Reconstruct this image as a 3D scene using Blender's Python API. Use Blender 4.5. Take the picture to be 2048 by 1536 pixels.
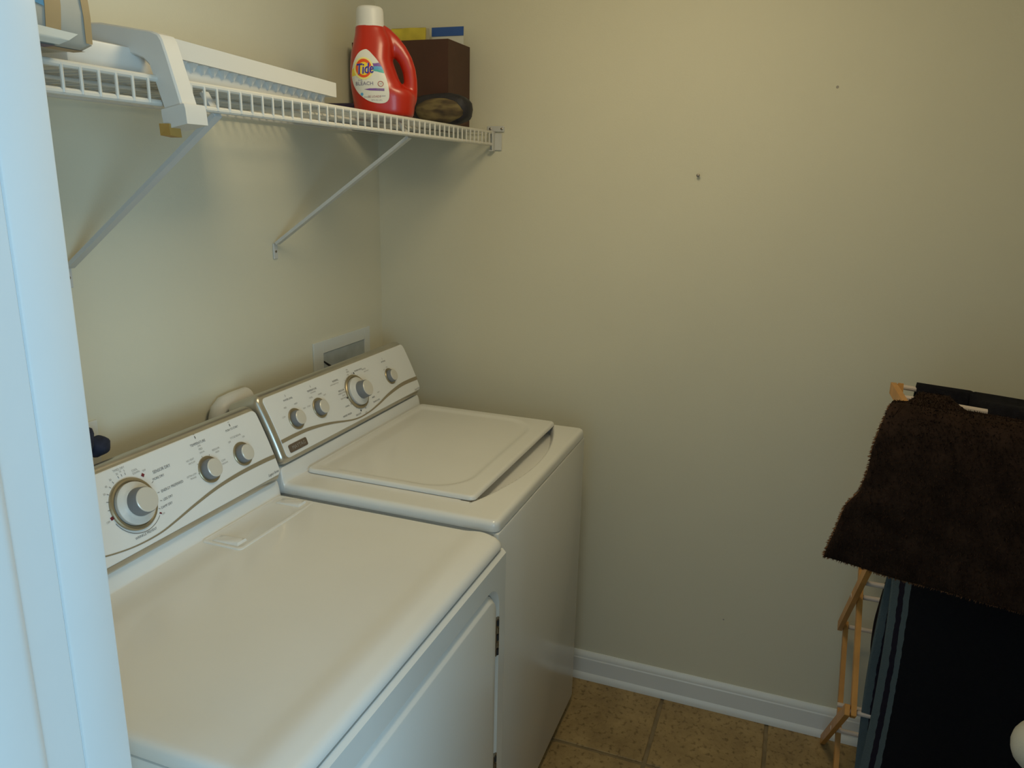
import bpy, bmesh, math, random
from mathutils import Vector, Matrix
from mathutils.bvhtree import BVHTree
from mathutils.geometry import tessellate_polygon

random.seed(7)
S = bpy.context.scene
COL = S.collection
for o in list(bpy.data.objects):
    bpy.data.objects.remove(o)
PI = math.pi

# ------------------------------------------------------------------ camera
cam_d = bpy.data.cameras.new('camera')
cam = bpy.data.objects.new('camera', cam_d)
COL.objects.link(cam)
cam_d.sensor_fit = 'HORIZONTAL'
cam_d.sensor_width = 36.0
cam_d.lens = 1538.52 / 2048 * 36.0
cam_d.clip_start = 0.02
CF = Vector((0.90661865, 0.33247863, -0.25980876))
CR = Vector((0.34983968, -0.93654446, 0.02228622))
CU = Vector((0.23591277, 0.11109652, 0.96540289))
M = Matrix((CR, CU, -CF)).transposed().to_4x4()
M.translation = Vector((-2.2019, -1.2695, 1.6157))
cam.matrix_world = M
S.camera = cam

# ------------------------------------------------------------------ world, lamps, exposure
W = bpy.data.worlds.new('world')
S.world = W
W.use_nodes = True
bg = W.node_tree.nodes['Background']
bg.inputs[0].default_value = (0.47, 0.77, 1.0, 1)
bg.inputs[1].default_value = 0.75


def area(name, loc, aim, sx, sy, power, colour, shape='RECTANGLE'):
    d = bpy.data.lights.new(name, 'AREA')
    d.shape = shape
    d.size = sx
    d.size_y = sy
    d.energy = power
    d.color = colour
    o = bpy.data.objects.new(name, d)
    COL.objects.link(o)
    o.location = loc
    v = Vector(aim) - Vector(loc)
    o.rotation_euler = v.to_track_quat('-Z', 'Y').to_euler()
    return o


# daylight from the window of the hall behind the photographer, and the warm ceiling lamp of the laundry room
area('hall_window_light', (-3.10, -2.85, 1.38), (-1.6, -0.6, 1.25), 1.0, 1.0, 37, (0.46, 0.77, 1.0))
area('ceiling_lamp_light', (-0.92, -0.94, 2.20), (-0.92, -0.94, 0), 0.30, 0.30, 2.6, (1.0, 0.84, 0.52), 'DISK')
bulb = bpy.data.lights.new('ceiling_lamp_bulb', 'POINT')
bulb.energy = 6.9
bulb.color = (1.0, 0.84, 0.52)
bulb.shadow_soft_size = 0.16
bulb_o = bpy.data.objects.new('ceiling_lamp_bulb', bulb)
COL.objects.link(bulb_o)
bulb_o.location = (-0.92, -0.94, 2.25)

S.view_settings.view_transform = 'Standard'
S.view_settings.look = 'None'
S.view_settings.exposure = 0.0
S.view_settings.gamma = 1.0
S.view_settings.use_curve_mapping = False


# ------------------------------------------------------------------ materials
def mat(name, col, rough=0.5, metal=0.0, var=0.0, vscale=8.0, bump=0.0, bscale=60.0, coat=0.0, spec=0.5, trans=0.0, sheen=0.0):
    m = bpy.data.materials.new(name)
    m.use_nodes = True
    nt = m.node_tree
    b = nt.nodes['Principled BSDF']
    b.inputs['Roughness'].default_value = rough
    b.inputs['Metallic'].default_value = metal
    b.inputs['Specular IOR Level'].default_value = spec
    b.inputs['Coat Weight'].default_value = coat
    b.inputs['Coat Roughness'].default_value = 0.08
    b.inputs['Transmission Weight'].default_value = trans
    b.inputs['Sheen Weight'].default_value = sheen
    tc = nt.nodes.new('ShaderNodeTexCoord')
    n = nt.nodes.new('ShaderNodeTexNoise')
    n.inputs['Scale'].default_value = vscale
    n.inputs['Detail'].default_value = 5
    nt.links.new(tc.outputs['Object'], n.inputs['Vector'])
    r = nt.nodes.new('ShaderNodeValToRGB')
    r.color_ramp.elements[0].position = 0.3
    r.color_ramp.elements[1].position = 0.7
    r.color_ramp.elements[0].color = [c * (1 - var) for c in col] + [1]
    r.color_ramp.elements[1].color = [min(1, c * (1 + var)) for c in col] + [1]
    nt.links.new(n.outputs['Fac'], r.inputs['Fac'])
    nt.links.new(r.outputs['Color'], b.inputs['Base Color'])
    if bump > 0:
        n2 = nt.nodes.new('ShaderNodeTexNoise')
        n2.inputs['Scale'].default_value = bscale
        n2.inputs['Detail'].default_value = 3
        nt.links.new(tc.outputs['Object'], n2.inputs['Vector'])
        bp = nt.nodes.new('ShaderNodeBump')
        bp.inputs['Strength'].default_value = bump
        bp.inputs['Distance'].default_value = 0.002
        nt.links.new(n2.outputs['Fac'], bp.inputs['Height'])
        nt.links.new(bp.outputs['Normal'], b.inputs['Normal'])
    return m


MAT = {}
MAT['wall'] = mat('cream_wall_paint', (0.715, 0.68, 0.54), 0.55, var=0.015, vscale=3, bump=0.12, bscale=240, spec=0.35)
MAT['ceiling'] = mat('white_ceiling_paint', (0.85, 0.84, 0.80), 0.8)
MAT['trim'] = mat('white_gloss_trim', (0.80, 0.82, 0.82), 0.3, var=0.02, vscale=6)
MAT['caulk'] = mat('grey_caulk_joint', (0.68, 0.70, 0.72), 0.6)
MAT['grout'] = mat('brown_grout', (0.24, 0.18, 0.10), 0.9, var=0.2, vscale=20)
MAT['enamel'] = mat('white_enamel', (0.80, 0.785, 0.745), 0.22, var=0.022, vscale=4, coat=0.25)
MAT['enamel2'] = mat('white_enamel_cabinet', (0.78, 0.77, 0.73), 0.26, var=0.012, vscale=4, coat=0.15)
MAT['panel'] = mat('white_panel_plastic', (0.80, 0.795, 0.77), 0.38, var=0.01)
MAT['silver'] = mat('brushed_silver', (0.56, 0.52, 0.44), 0.30, metal=0.85, var=0.05, vscale=30)
MAT['bronze'] = mat('champagne_metal', (0.40, 0.335, 0.22), 0.36, metal=0.75, var=0.05, vscale=40)
MAT['champagne'] = mat('champagne_print', (0.36, 0.30, 0.20), 0.42, metal=0.35)
MAT['knobgrey'] = mat('grey_knob_plastic', (0.20, 0.205, 0.215), 0.45)
MAT['knobcap'] = mat('light_knob_cap', (0.70, 0.66, 0.58), 0.35, metal=0.2)
MAT['print'] = mat('grey_print', (0.16, 0.14, 0.12), 0.5)
MAT['printlite'] = mat('pale_grey_print', (0.36, 0.33, 0.29), 0.5)
MAT['black'] = mat('black_print', (0.015, 0.014, 0.014), 0.5)
MAT['redprint'] = mat('dark_red_print', (0.18, 0.02, 0.03), 0.5)
MAT['badge'] = mat('brown_badge', (0.17, 0.125, 0.09), 0.35, metal=0.3)
MAT['gap'] = mat('dark_gap', (0.02, 0.02, 0.02), 0.8)
MAT['steel'] = mat('hinge_steel', (0.30, 0.27, 0.22), 0.35, metal=1.0, var=0.2, vscale=60)
MAT['wire'] = mat('white_vinyl_wire', (0.66, 0.64, 0.585), 0.35)
MAT['bracket'] = mat('white_bracket_steel', (0.60, 0.60, 0.585), 0.4)
MAT['whiteplastic'] = mat('white_plastic', (0.66, 0.645, 0.605), 0.42)
MAT['tan'] = mat('tan_rubber_pad', (0.45, 0.27, 0.07), 0.6)
MAT['orange'] = mat('orange_plastic', (0.44, 0.018, 0.005), 0.32, var=0.03, coat=0.1)
MAT['label'] = mat('label_white', (0.72, 0.70, 0.62), 0.4)
MAT['yellow'] = mat('label_yellow', (0.85, 0.62, 0.05), 0.4)
MAT['paleyellow'] = mat('label_pale_yellow', (0.85, 0.76, 0.25), 0.4)
MAT['redorange'] = mat('label_red_orange', (0.80, 0.09, 0.01), 0.4)
MAT['blue'] = mat('label_blue', (0.045, 0.03, 0.30), 0.4)
MAT['purple'] = mat('label_purple', (0.19, 0.08, 0.33), 0.4)
MAT['teal'] = mat('label_teal', (0.06, 0.40, 0.36), 0.4)
MAT['sky'] = mat('label_sky_blue', (0.10, 0.35, 0.60), 0.4)
MAT['textgrey'] = mat('label_text_grey', (0.20, 0.16, 0.24), 0.5)
MAT['textred'] = mat('label_text_red', (0.40, 0.13, 0.10), 0.5)
MAT['boxbrown'] = mat('brown_card', (0.062, 0.020, 0.009), 0.55, var=0.08, vscale=20, bump=0.1, bscale=120)
MAT['blackmesh'] = mat('black_nylon', (0.014, 0.012, 0.016), 0.6, var=0.3, vscale=40, bump=0.4, bscale=300)
MAT['navycloth'] = mat('navy_cloth', (0.018, 0.022, 0.045), 0.9, var=0.3, vscale=60, bump=0.5, bscale=250)
MAT['purplecloth'] = mat('dark_purple_cloth', (0.045, 0.028, 0.075), 0.8, var=0.3, vscale=20)
MAT['bluecard'] = mat('blue_card', (0.03, 0.10, 0.36), 0.5)
MAT['whitecard'] = mat('white_card', (0.70, 0.68, 0.60), 0.5)
MAT['yellowbag'] = mat('yellow_plastic_film', (0.66, 0.52, 0.05), 0.35, var=0.15, vscale=20)
MAT['clearbag'] = mat('clear_plastic_film', (0.62, 0.56, 0.38), 0.25, var=0.1, vscale=18)
MAT['pouchgrey'] = mat('grey_pouch_film', (0.46, 0.44, 0.38), 0.4, var=0.12, vscale=12)
MAT['pouchtan'] = mat('tan_pouch_side', (0.40, 0.28, 0.14), 0.5, var=0.1, vscale=12)
MAT['pouchblue'] = mat('blue_pouch_print', (0.05, 0.25, 0.45), 0.4)
MAT['pouchplum'] = mat('plum_pouch_print', (0.10, 0.03, 0.09), 0.4)
MAT['galv'] = mat('grey_box_inside', (0.42, 0.47, 0.50), 0.45, metal=0.0, var=0.1, vscale=25)
MAT['wood'] = mat('honey_birch', (0.52, 0.245, 0.055), 0.45, var=0.18, vscale=14)
MAT['rod'] = mat('pale_dowel', (0.62, 0.52, 0.45), 0.5, var=0.06)
MAT['rug'] = mat('dark_brown_shag', (0.026, 0.0145, 0.0095), 0.95, var=0.35, vscale=25, bump=0.8, bscale=160, spec=0.1)
MAT['rugedge'] = mat('brown_rug_binding', (0.16, 0.07, 0.025), 0.9, var=0.2, vscale=30)
MAT['towel'] = mat('black_terry', (0.010, 0.0095, 0.013), 0.95, var=0.3, vscale=60, bump=0.9, bscale=350, spec=0.1)
MAT['towelbrown'] = mat('dark_brown_terry', (0.022, 0.014, 0.014), 0.95, var=0.3, vscale=60, bump=0.9, bscale=350, spec=0.1)
MAT['whitecloth'] = mat('white_cloth', (0.62, 0.58, 0.48), 0.85, bump=0.4, bscale=200)
MAT['nail'] = mat('nail_steel', (0.22, 0.20, 0.18), 0.4, metal=0.8)
MAT['plate'] = mat('white_wall_plate', (0.70, 0.72, 0.70), 0.4)


def tile_mat():
    m = mat('brown_stone_tile', (0.245, 0.165, 0.075), 0.5, spec=0.35)
    nt = m.node_tree
    b = nt.nodes['Principled BSDF']
    tc = nt.nodes.new('ShaderNodeTexCoord')
    a = nt.nodes.new('ShaderNodeTexNoise')
    a.inputs['Scale'].default_value = 9
    a.inputs['Detail'].default_value = 8
    a.inputs['Roughness'].default_value = 0.7
    c = nt.nodes.new('ShaderNodeTexNoise')
    c.inputs['Scale'].default_value = 70
    c.inputs['Detail'].default_value = 4
    geo = nt.nodes.new('ShaderNodeNewGeometry')
    nt.links.new(geo.outputs['Position'], a.inputs['Vector'])
    nt.links.new(geo.outputs['Position'], c.inputs['Vector'])
    r1 = nt.nodes.new('ShaderNodeValToRGB')
    r1.color_ramp.elements[0].position = 0.33
    r1.color_ramp.elements[1].position = 0.68
    r1.color_ramp.elements[0].color = (0.26, 0.175, 0.075, 1)
    r1.color_ramp.elements[1].color = (0.44, 0.31, 0.14, 1)
    r2 = nt.nodes.new('ShaderNodeValToRGB')
    r2.color_ramp.elements[0].position = 0.32
    r2.color_ramp.elements[1].position = 0.46
    r2.color_ramp.elements[0].color = (0.45, 0.42, 0.36, 1)
    r2.color_ramp.elements[1].color = (1, 1, 1, 1)
    mx = nt.nodes.new('ShaderNodeMix')
    mx.data_type = 'RGBA'
    mx.blend_type = 'MULTIPLY'
    mx.inputs[0].default_value = 0.8
    nt.links.new(a.outputs['Fac'], r1.inputs['Fac'])
    nt.links.new(c.outputs['Fac'], r2.inputs['Fac'])
    nt.links.new(r1.outputs['Color'], mx.inputs[6])
    nt.links.new(r2.outputs['Color'], mx.inputs[7])
    nt.links.new(mx.outputs[2], b.inputs['Base Color'])
    bp = nt.nodes.new('ShaderNodeBump')
    bp.inputs['Strength'].default_value = 0.25
    bp.inputs['Distance'].default_value = 0.002
    nt.links.new(c.outputs['Fac'], bp.inputs['Height'])
    nt.links.new(bp.outputs['Normal'], b.inputs['Normal'])
    return m


MAT['tile'] = tile_mat()


def stripe_towel_mat():
    # woven teal bands run down the left selvedge of the towel (local Y is the distance from that edge, in metres)
    m = mat('striped_black_terry', (0.01, 0.01, 0.013), 0.95, bump=0.9, bscale=350, spec=0.1)
    nt = m.node_tree
    b = nt.nodes['Principled BSDF']
    tc = nt.nodes.new('ShaderNodeTexCoord')
    sp = nt.nodes.new('ShaderNodeSeparateXYZ')
    nz = nt.nodes.new('ShaderNodeTexNoise')
    nz.inputs['Scale'].default_value = 45
    nt.links.new(tc.outputs['UV'], sp.inputs[0])
    nt.links.new(tc.outputs['Object'], nz.inputs['Vector'])
    ad = nt.nodes.new('ShaderNodeMath')
    ad.operation = 'MULTIPLY_ADD'
    nt.links.new(nz.outputs['Fac'], ad.inputs[0])
    ad.inputs[1].default_value = 0.006
    nt.links.new(sp.outputs['X'], ad.inputs[2])
    r = nt.nodes.new('ShaderNodeValToRGB')
    r.color_ramp.interpolation = 'CONSTANT'
    cr = r.color_ramp
    teal = (0.088, 0.112, 0.120, 1)
    dark = (0.016, 0.013, 0.022, 1)
    cr.elements[0].position = 0.0
    cr.elements[0].color = teal
    cr.elements[1].position = 0.0195
    cr.elements[1].color = dark
    e = cr.elements.new(0.0305)
    e.color = teal
    e = cr.elements.new(0.0405)
    e.color = (0.0085, 0.0085, 0.011, 1)
    nt.links.new(ad.outputs[0], r.inputs['Fac'])
    nt.links.new(r.outputs['Color'], b.inputs['Base Color'])
    return m


MAT['stripetowel'] = stripe_towel_mat()


def camo_mat():
    m = mat('camouflage_cloth', (0.1, 0.08, 0.04), 0.85)
    nt = m.node_tree
    b = nt.nodes['Principled BSDF']
    tc = nt.nodes.new('ShaderNodeTexCoord')
    mp = nt.nodes.new('ShaderNodeMapping')
    mp.inputs['Scale'].default_value = (10, 10, 30)
    n = nt.nodes.new('ShaderNodeTexNoise')
    n.inputs['Scale'].default_value = 1.6
    n.inputs['Detail'].default_value = 2
    nt.links.new(tc.outputs['Object'], mp.inputs['Vector'])
    nt.links.new(mp.outputs['Vector'], n.inputs['Vector'])
    r = nt.nodes.new('ShaderNodeValToRGB')
    cr = r.color_ramp
    cr.elements[0].position = 0.36
    cr.elements[0].color = (0.03, 0.022, 0.014, 1)
    cr.elements[1].position = 0.62
    cr.elements[1].color = (0.17, 0.125, 0.05, 1)
    e = cr.elements.new(0.5)
    e.color = (0.085, 0.058, 0.026, 1)
    nt.links.new(n.outputs['Fac'], r.inputs['Fac'])
    nt.links.new(r.outputs['Color'], b.inputs['Base Color'])
    return m


MAT['camo'] = camo_mat()


# ------------------------------------------------------------------ helpers
class MB:
    """collects vertices and faces of ONE mesh"""

    def __init__(s):
        s.v, s.f = [], []

    def add(s, vs, fs):
        o = len(s.v)
        s.v += [tuple(p) for p in vs]
        s.f += [tuple(i + o for i in f) for f in fs]
        return s

    def rbox(s, x0, x1, y0, y1, z0, z1, r=0.0, seg=2, m=None):
        bm = bmesh.new()
        bmesh.ops.create_cube(bm, size=1)
        for v in bm.verts:
            v.co = Vector(((x0 + x1) / 2 + v.co.x * (x1 - x0), (y0 + y1) / 2 + v.co.y * (y1 - y0), (z0 + z1) / 2 + v.co.z * (z1 - z0)))
        if r > 0:
            bmesh.ops.bevel(bm, geom=bm.edges[:], offset=r, segments=seg, profile=0.5, affect='EDGES')
        bm.verts.index_update()
        vs = [(m @ v.co if m else v.co.copy()) for v in bm.verts]
        s.add(vs, [[v.index for v in f.verts] for f in bm.faces])
        bm.free()
        return s

    def loft(s, rings, close=True, cap0=True, cap1=True):
        n = len(rings[0])
        o = len(s.v)
        for r in rings:
            s.v += [tuple(p) for p in r]
        for i in range(len(rings) - 1):
            for j in range(n if close else n - 1):
                k = (j + 1) % n
                s.f.append((o + i * n + j, o + i * n + k, o + (i + 1) * n + k, o + (i + 1) * n + j))
        if cap0:
            s.f.append(tuple(o + j for j in range(n))[::-1])
        if cap1:
            s.f.append(tuple(o + (len(rings) - 1) * n + j for j in range(n)))
        return s

    def tube(s, pts, r, n=8, flat=1.0, up=None):
        pts = [Vector(p) for p in pts]
        rings = []
        prev = None
        for i, p in enumerate(pts):
            if i == 0:
                t = pts[1] - p
            elif i == len(pts) - 1:
                t = p - pts[i - 1]
            else:
                t = (pts[i + 1] - p).normalized() + (p - pts[i - 1]).normalized()
            t.normalize()
            ref = prev if prev is not None else (up or (Vector((0, 0, 1)) if abs(t.z) < 0.9 else Vector((1, 0, 0))))
            a = (ref - t * ref.dot(t)).normalized()
            prev = a
            b = t.cross(a)
            rr = r[i] if isinstance(r, (list, tuple)) else r
            rings.append([p + a * math.cos(q * 2 * PI / n) * rr + b * math.sin(q * 2 * PI / n) * rr * flat for q in range(n)])
        return s.loft(rings)

    def bar(s, p, q, w, t, up):
        """rectangular bar from p to q; w along `up`, t across"""
        p, q, up = Vector(p), Vector(q), Vector(up)
        d = (q - p).normalized()
        a = (up - d * up.dot(d)).normalized() * w / 2
        b = d.cross(a).normalized() * t / 2
        e = min(w, t) * 0.12
        rings = []
        for c, sc in ((p, 0.88), (p + d * e, 1), (q - d * e, 1), (q, 0.88)):
            rings.append([c + (a * i + b * j) * sc for i, j in ((-1, -1), (1, -1), (1, 1), (-1, 1))])
        return s.loft(rings)

    def lathe(s, prof, c, ax, n=32, cap0=True, cap1=True):
        """prof: (radius, height) pairs along axis ax from c"""
        c, ax = Vector(c), Vector(ax).normalized()
        ref = Vector((1, 0, 0)) if abs(ax.x) < 0.9 else Vector((0, 0, 1))
        a = (ref - ax * ref.dot(ax)).normalized()
        b = ax.cross(a)
        rings = [[c + ax * h + (a * math.cos(q * 2 * PI / n) + b * math.sin(q * 2 * PI / n)) * r for q in range(n)] for r, h in prof]
        return s.loft(rings, True, cap0, cap1)

    def grid(s, fn, us, vs, flip=False):
        nu, nv = len(us), len(vs)
        o = len(s.v)
        for u in us:
            for v in vs:
                s.v.append(tuple(fn(u, v)))
        for i in range(nu - 1):
            for j in range(nv - 1):
                q = (o + i * nv + j, o + (i + 1) * nv + j, o + (i + 1) * nv + j + 1, o + i * nv + j + 1)
                s.f.append(q[::-1] if flip else q)
        return s

    def build(s, name, m, parent=None, smooth=35, fix=True):
        me = bpy.data.meshes.new(name)
        me.from_pydata(s.v, [], s.f)
        if fix:
            bm = bmesh.new()
            bm.from_mesh(me)
            bmesh.ops.recalc_face_normals(bm, faces=bm.faces)
            bm.to_mesh(me)
            bm.free()
        me.materials.append(MAT[m] if isinstance(m, str) else m)
        if smooth:
            me.shade_smooth()
            me.set_sharp_from_angle(angle=math.radians(smooth))
        o = bpy.data.objects.new(name, me)
        COL.objects.link(o)
        if parent is not None:
            put(o, parent)
        return o


def put(o, parent):
    """parents o, whose mesh is written in world coordinates, and keeps it where it is"""
    o.parent = parent
    o.matrix_parent_inverse = world_of(parent).inverted()


def world_of(o):
    m = o.matrix_basis.copy()
    if o.parent:
        m = world_of(o.parent) @ o.matrix_parent_inverse @ m
    return m


def tag(o, label=None, cat=None, group=None, kind=None):
    if label:
        o['label'] = label
    if cat:
        o['category'] = cat
    if group:
        o['group'] = group
    if kind:
        o['kind'] = kind
    return o


def empty(name, loc, label, cat, group=None):
    o = bpy.data.objects.new(name, None)
    o.empty_display_size = 0.05
    COL.objects.link(o)
    o.location = loc
    return tag(o, label, cat, group)


def rrect(x0, x1, y0, y1, r, n=6):
    """rounded rectangle outline, counter-clockwise"""
    rs = r if isinstance(r, (list, tuple)) else [r] * 4      # corners: (x1,y0) (x1,y1) (x0,y1) (x0,y0)
    out = []
    for (cx, cy, sx, sy, a0), q in zip(((x1, y0, -1, 1, -PI / 2), (x1, y1, -1, -1, 0), (x0, y1, 1, -1, PI / 2), (x0, y0, 1, 1, PI)), rs):
        for i in range(n + 1):
            a = a0 + PI / 2 * i / n
            out.append((cx + sx * q + math.cos(a) * q, cy + sy * q + math.sin(a) * q))
    return out


_texts = {}


def text_mesh(txt, size, shear=0.0, align='CENTER', sx=1.0):
    key = (txt, size, shear, align, sx)
    if key in _texts:
        return _texts[key]
    c = bpy.data.curves.new('t', 'FONT')
    c.body = txt
    c.size = size
    c.shear = shear
    c.align_x = align
    c.align_y = 'CENTER'
    c.resolution_u = 2
    o = bpy.data.objects.new('t', c)
    COL.objects.link(o)
    bpy.context.view_layer.update()
    dg = bpy.context.evaluated_depsgraph_get()
    me = bpy.data.meshes.new_from_object(o.evaluated_get(dg))
    vs = [(v.co.x * sx, v.co.y) for v in me.vertices]
    fs = [tuple(p.vertices) for p in me.polygons]
    bpy.data.objects.remove(o)
    bpy.data.curves.remove(c)
    bpy.data.meshes.remove(me)
    _texts[key] = (vs, fs)
    return vs, fs


def smoothstep(a, b, x):
    t = max(0.0, min(1.0, (x - a) / (b - a)))
    return t * t * (3 - 2 * t)


def lin(a, b, n):
    return [a + (b - a) * i / n for i in range(n + 1)]


def dense(a, b, n, edge, k=6):
    """samples from a to b with extra lines within `edge` of both ends"""
    return [a + edge * (i / k) ** 1.5 for i in range(k)] + lin(a + edge, b - edge, n) + [b - edge * (i / k) ** 1.5 for i in range(k - 1, -1, -1)]


def slab(x0, x1, y0, y1, xs, ys, top, zbot, redge, rplan, mb=None):
    """solid slab whose top is a height field with a rolled edge and rounded plan corners"""
    mb = mb or MB()

    def fn(x, y):
        cx = min(max(x, x0 + rplan), x1 - rplan)
        cy = min(max(y, y0 + rplan), y1 - rplan)
        dx, dy = x - cx, y - cy
        L = math.hypot(dx, dy)
        px, py = x, y
        if dx and dy:
            m = max(abs(dx), abs(dy))
            px, py = cx + dx * m / L, cy + dy * m / L
            d = rplan - m
        else:
            d = min(x - x0, x1 - x, y - y0, y1 - y)
        z = top(px, py)
        if d < redge:
            z -= redge - math.sqrt(max(0.0, redge ** 2 - (redge - d) ** 2))
        return (px, py, z)

    nx, ny = len(xs), len(ys)
    o = len(mb.v)
    mb.grid(fn, xs, ys)
    per = [i * ny for i in range(nx)] + [(nx - 1) * ny + j for j in range(1, ny)] + [i * ny + ny - 1 for i in range(nx - 2, -1, -1)] + [j for j in range(ny - 2, 0, -1)]
    b0 = len(mb.v)
    for k in per:
        p = mb.v[o + k]
        mb.v.append((p[0], p[1], zbot))
    n = len(per)
    for i in range(n):
        j = (i + 1) % n
        mb.f.append((o + per[i], o + per[j], b0 + j, b0 + i))
    mb.f.append(tuple(b0 + i for i in range(n)))
    return mb


# ------------------------------------------------------------------ the setting
def struct(o, label=None):
    return tag(o, label, kind='structure')


RX0, RY1, H = -1.67, -2.45, 2.44
struct(MB().rbox(-1.79, 0.12, 0.0, 0.12, 0, H).build('wall_left', 'wall'), 'cream painted wall behind the washer and the wire shelf')
struct(MB().rbox(0.0, 0.12, RY1, 0.0, 0, H).build('wall_back', 'wall'), 'bare cream painted wall beside the washer with a nail in it')
struct(MB().rbox(-1.79, 0.12, RY1 - 0.12, RY1, 0, H).build('wall_right', 'wall'), 'cream painted wall past the drying rack')
fw = MB()
fw.rbox(-1.785, -1.675, -0.625, 0.0, 0, H)
fw.rbox(-1.785, -1.675, RY1, -1.50, 0, H)
fw.rbox(-1.785, -1.675, -1.50, -0.625, 2.08, H)
struct(fw.build('wall_front', 'wall'), 'cream wall holding the doorway the room is seen through')
struct(MB().rbox(-1.9, 0.12, RY1 - 0.12, 0.12, H, H + 0.1).build('ceiling', 'ceiling'), 'plain white ceiling')

floor = struct(MB().rbox(-5.2, 0.12, -4.2, 1.2, -0.1, -0.004).build('floor', 'grout'), 'brown stone tiled floor with sunk grout joints')
tile_me = None
T, G = 0.322, 0.0055
for i in range(6):
    for j in range(-1, 9):
        x1 = -0.006 - i * T
        y1 = -0.045 - j * T + T
        if y1 - T < RY1 - 0.1 or y1 > 0.1:
            continue
        x0c, x1c = x1 - T + G, x1 - G
        y0c, y1c = max(y1 - T + G, RY1 + 0.002), min(y1 - G, -0.002)
        t = MB().rbox(x0c, x1c, y0c, y1c, -0.006, 0.0, 0.002, 1).build('tile', 'tile', floor)


def baseboard(name, label, a, b, nrm):
    a, b, nrm = Vector(a), Vector(b), Vector(nrm)
    prof = [(0, 0), (0.021, 0), (0.021, 0.008), (0.018, 0.018), (0.0135, 0.024), (0.0135, 0.074), (0.0115, 0.078), (0.0115, 0.084), (0.008, 0.092), (0.003, 0.098), (0, 0.098)]
    rings = [[p + nrm * q[0] + Vector((0, 0, q[1])) for q in prof] for p in (a, b)]
    return struct(MB().loft(rings).build(name, 'trim', None, 25), label)


baseboard('baseboard_back', 'white moulded baseboard along the bare wall', (-0.0005, -0.03, 0.0), (-0.0005, RY1 + 0.02, 0.0), (-1, 0, 0))
baseboard('baseboard_right', 'white moulded baseboard beyond the drying rack', (-0.03, RY1 + 0.0005, 0), (-1.66, RY1 + 0.0005, 0), (0, 1, 0))

# door frame at the left edge of the picture (its face looks across the doorway)
YJ = -0.645
dj = MB()
dj.rbox(-1.7325, -1.680, YJ, -0.625, 0, 2.08, 0.003, 2)
jm = struct(dj.build('trim_1', 'trim'), 'white door frame at the left edge, nearest the camera')
MB().rbox(-1.7745, -1.7338, YJ + 0.0004, -0.625, 0, 2.08, 0.0015, 1).build('jamb_board', 'trim', jm)
MB().rbox(-1.7338, -1.7325, YJ + 0.003, -0.626, 0, 2.08).build('joint', 'caulk', jm)
pr = []
for i in range(9):
    a = PI / 2 * i / 8
    pr.append((-1.776 - 0.014 * (1 - math.cos(a)), YJ - 0.014 * math.sin(a)))
pr += [(-1.835, YJ - 0.016), (-1.850, YJ - 0.012), (-1.850, -0.60), (-1.776, -0.60)]
MB().loft([[(x, y, z) for x, y in pr] for z in (0, 2.14)]).build('casing', 'trim', jm, 40)
MB().rbox(-1.79, -1.676, -1.50, -1.485, 0, 2.08, 0.002, 1).build('jamb_board', 'trim', jm)
MB().rbox(-1.79, -1.676, -1.485, -0.645, 2.064, 2.08, 0.002, 1).build('head_board', 'trim', jm)


# ------------------------------------------------------------------ consoles of the two machines
PA = Vector((0, -0.22146, 0.95129))
PE = Vector((0, 0.40925, 0.91242))
PN = Vector((0, -0.91242, 0.40925))


def bulge(v):
    t = (v - 0.085) / 0.1
    return 0.005 * (1 - t * t)


def P(x, v, off=0.0):
    return Vector((x, 0, 0)) + PA + PE * v + PN * (off + bulge(v))


def face_rows(outline_fn, v0, v1, off, n=26, nx=8, mb=None):
    mb = mb or MB()
    vs = [v0 + (v1 - v0) * (0.5 - 0.5 * math.cos(PI * i / n)) for i in range(n + 1)]

    def fn(v, u):
        a, b = outline_fn(v)
        return P(a + (b - a) * u, v, off)
    return mb.grid(fn, vs, lin(0, 1, nx))


def rr_rows(x0, x1, v0, v1, r):
    def fn(v):
        e = 0
        for d in (v - v0, v1 - v):
            if d < r:
                e = max(e, r - math.sqrt(max(0, r * r - (r - d) ** 2)))
        return x0 + e, x1 - e
    return fn


def ring_pts(x0, x1, v0, v1, r, off, n=8, m=8):
    o = rrect(x0, x1, v0, v1, r, n)
    # split the long vertical sides so that they follow the bulged face
    res = []
    for i, p in enumerate(o):
        q = o[(i + 1) % len(o)]
        res.append(P(p[0], p[1], off))
        if abs(p[0] - q[0]) < 1e-6 and abs(p[1] - q[1]) > 0.02:
            for k in range(1, m):
                t = k / m
                res.append(P(p[0], p[1] + (q[1] - p[1]) * t, off))
    return res


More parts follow.
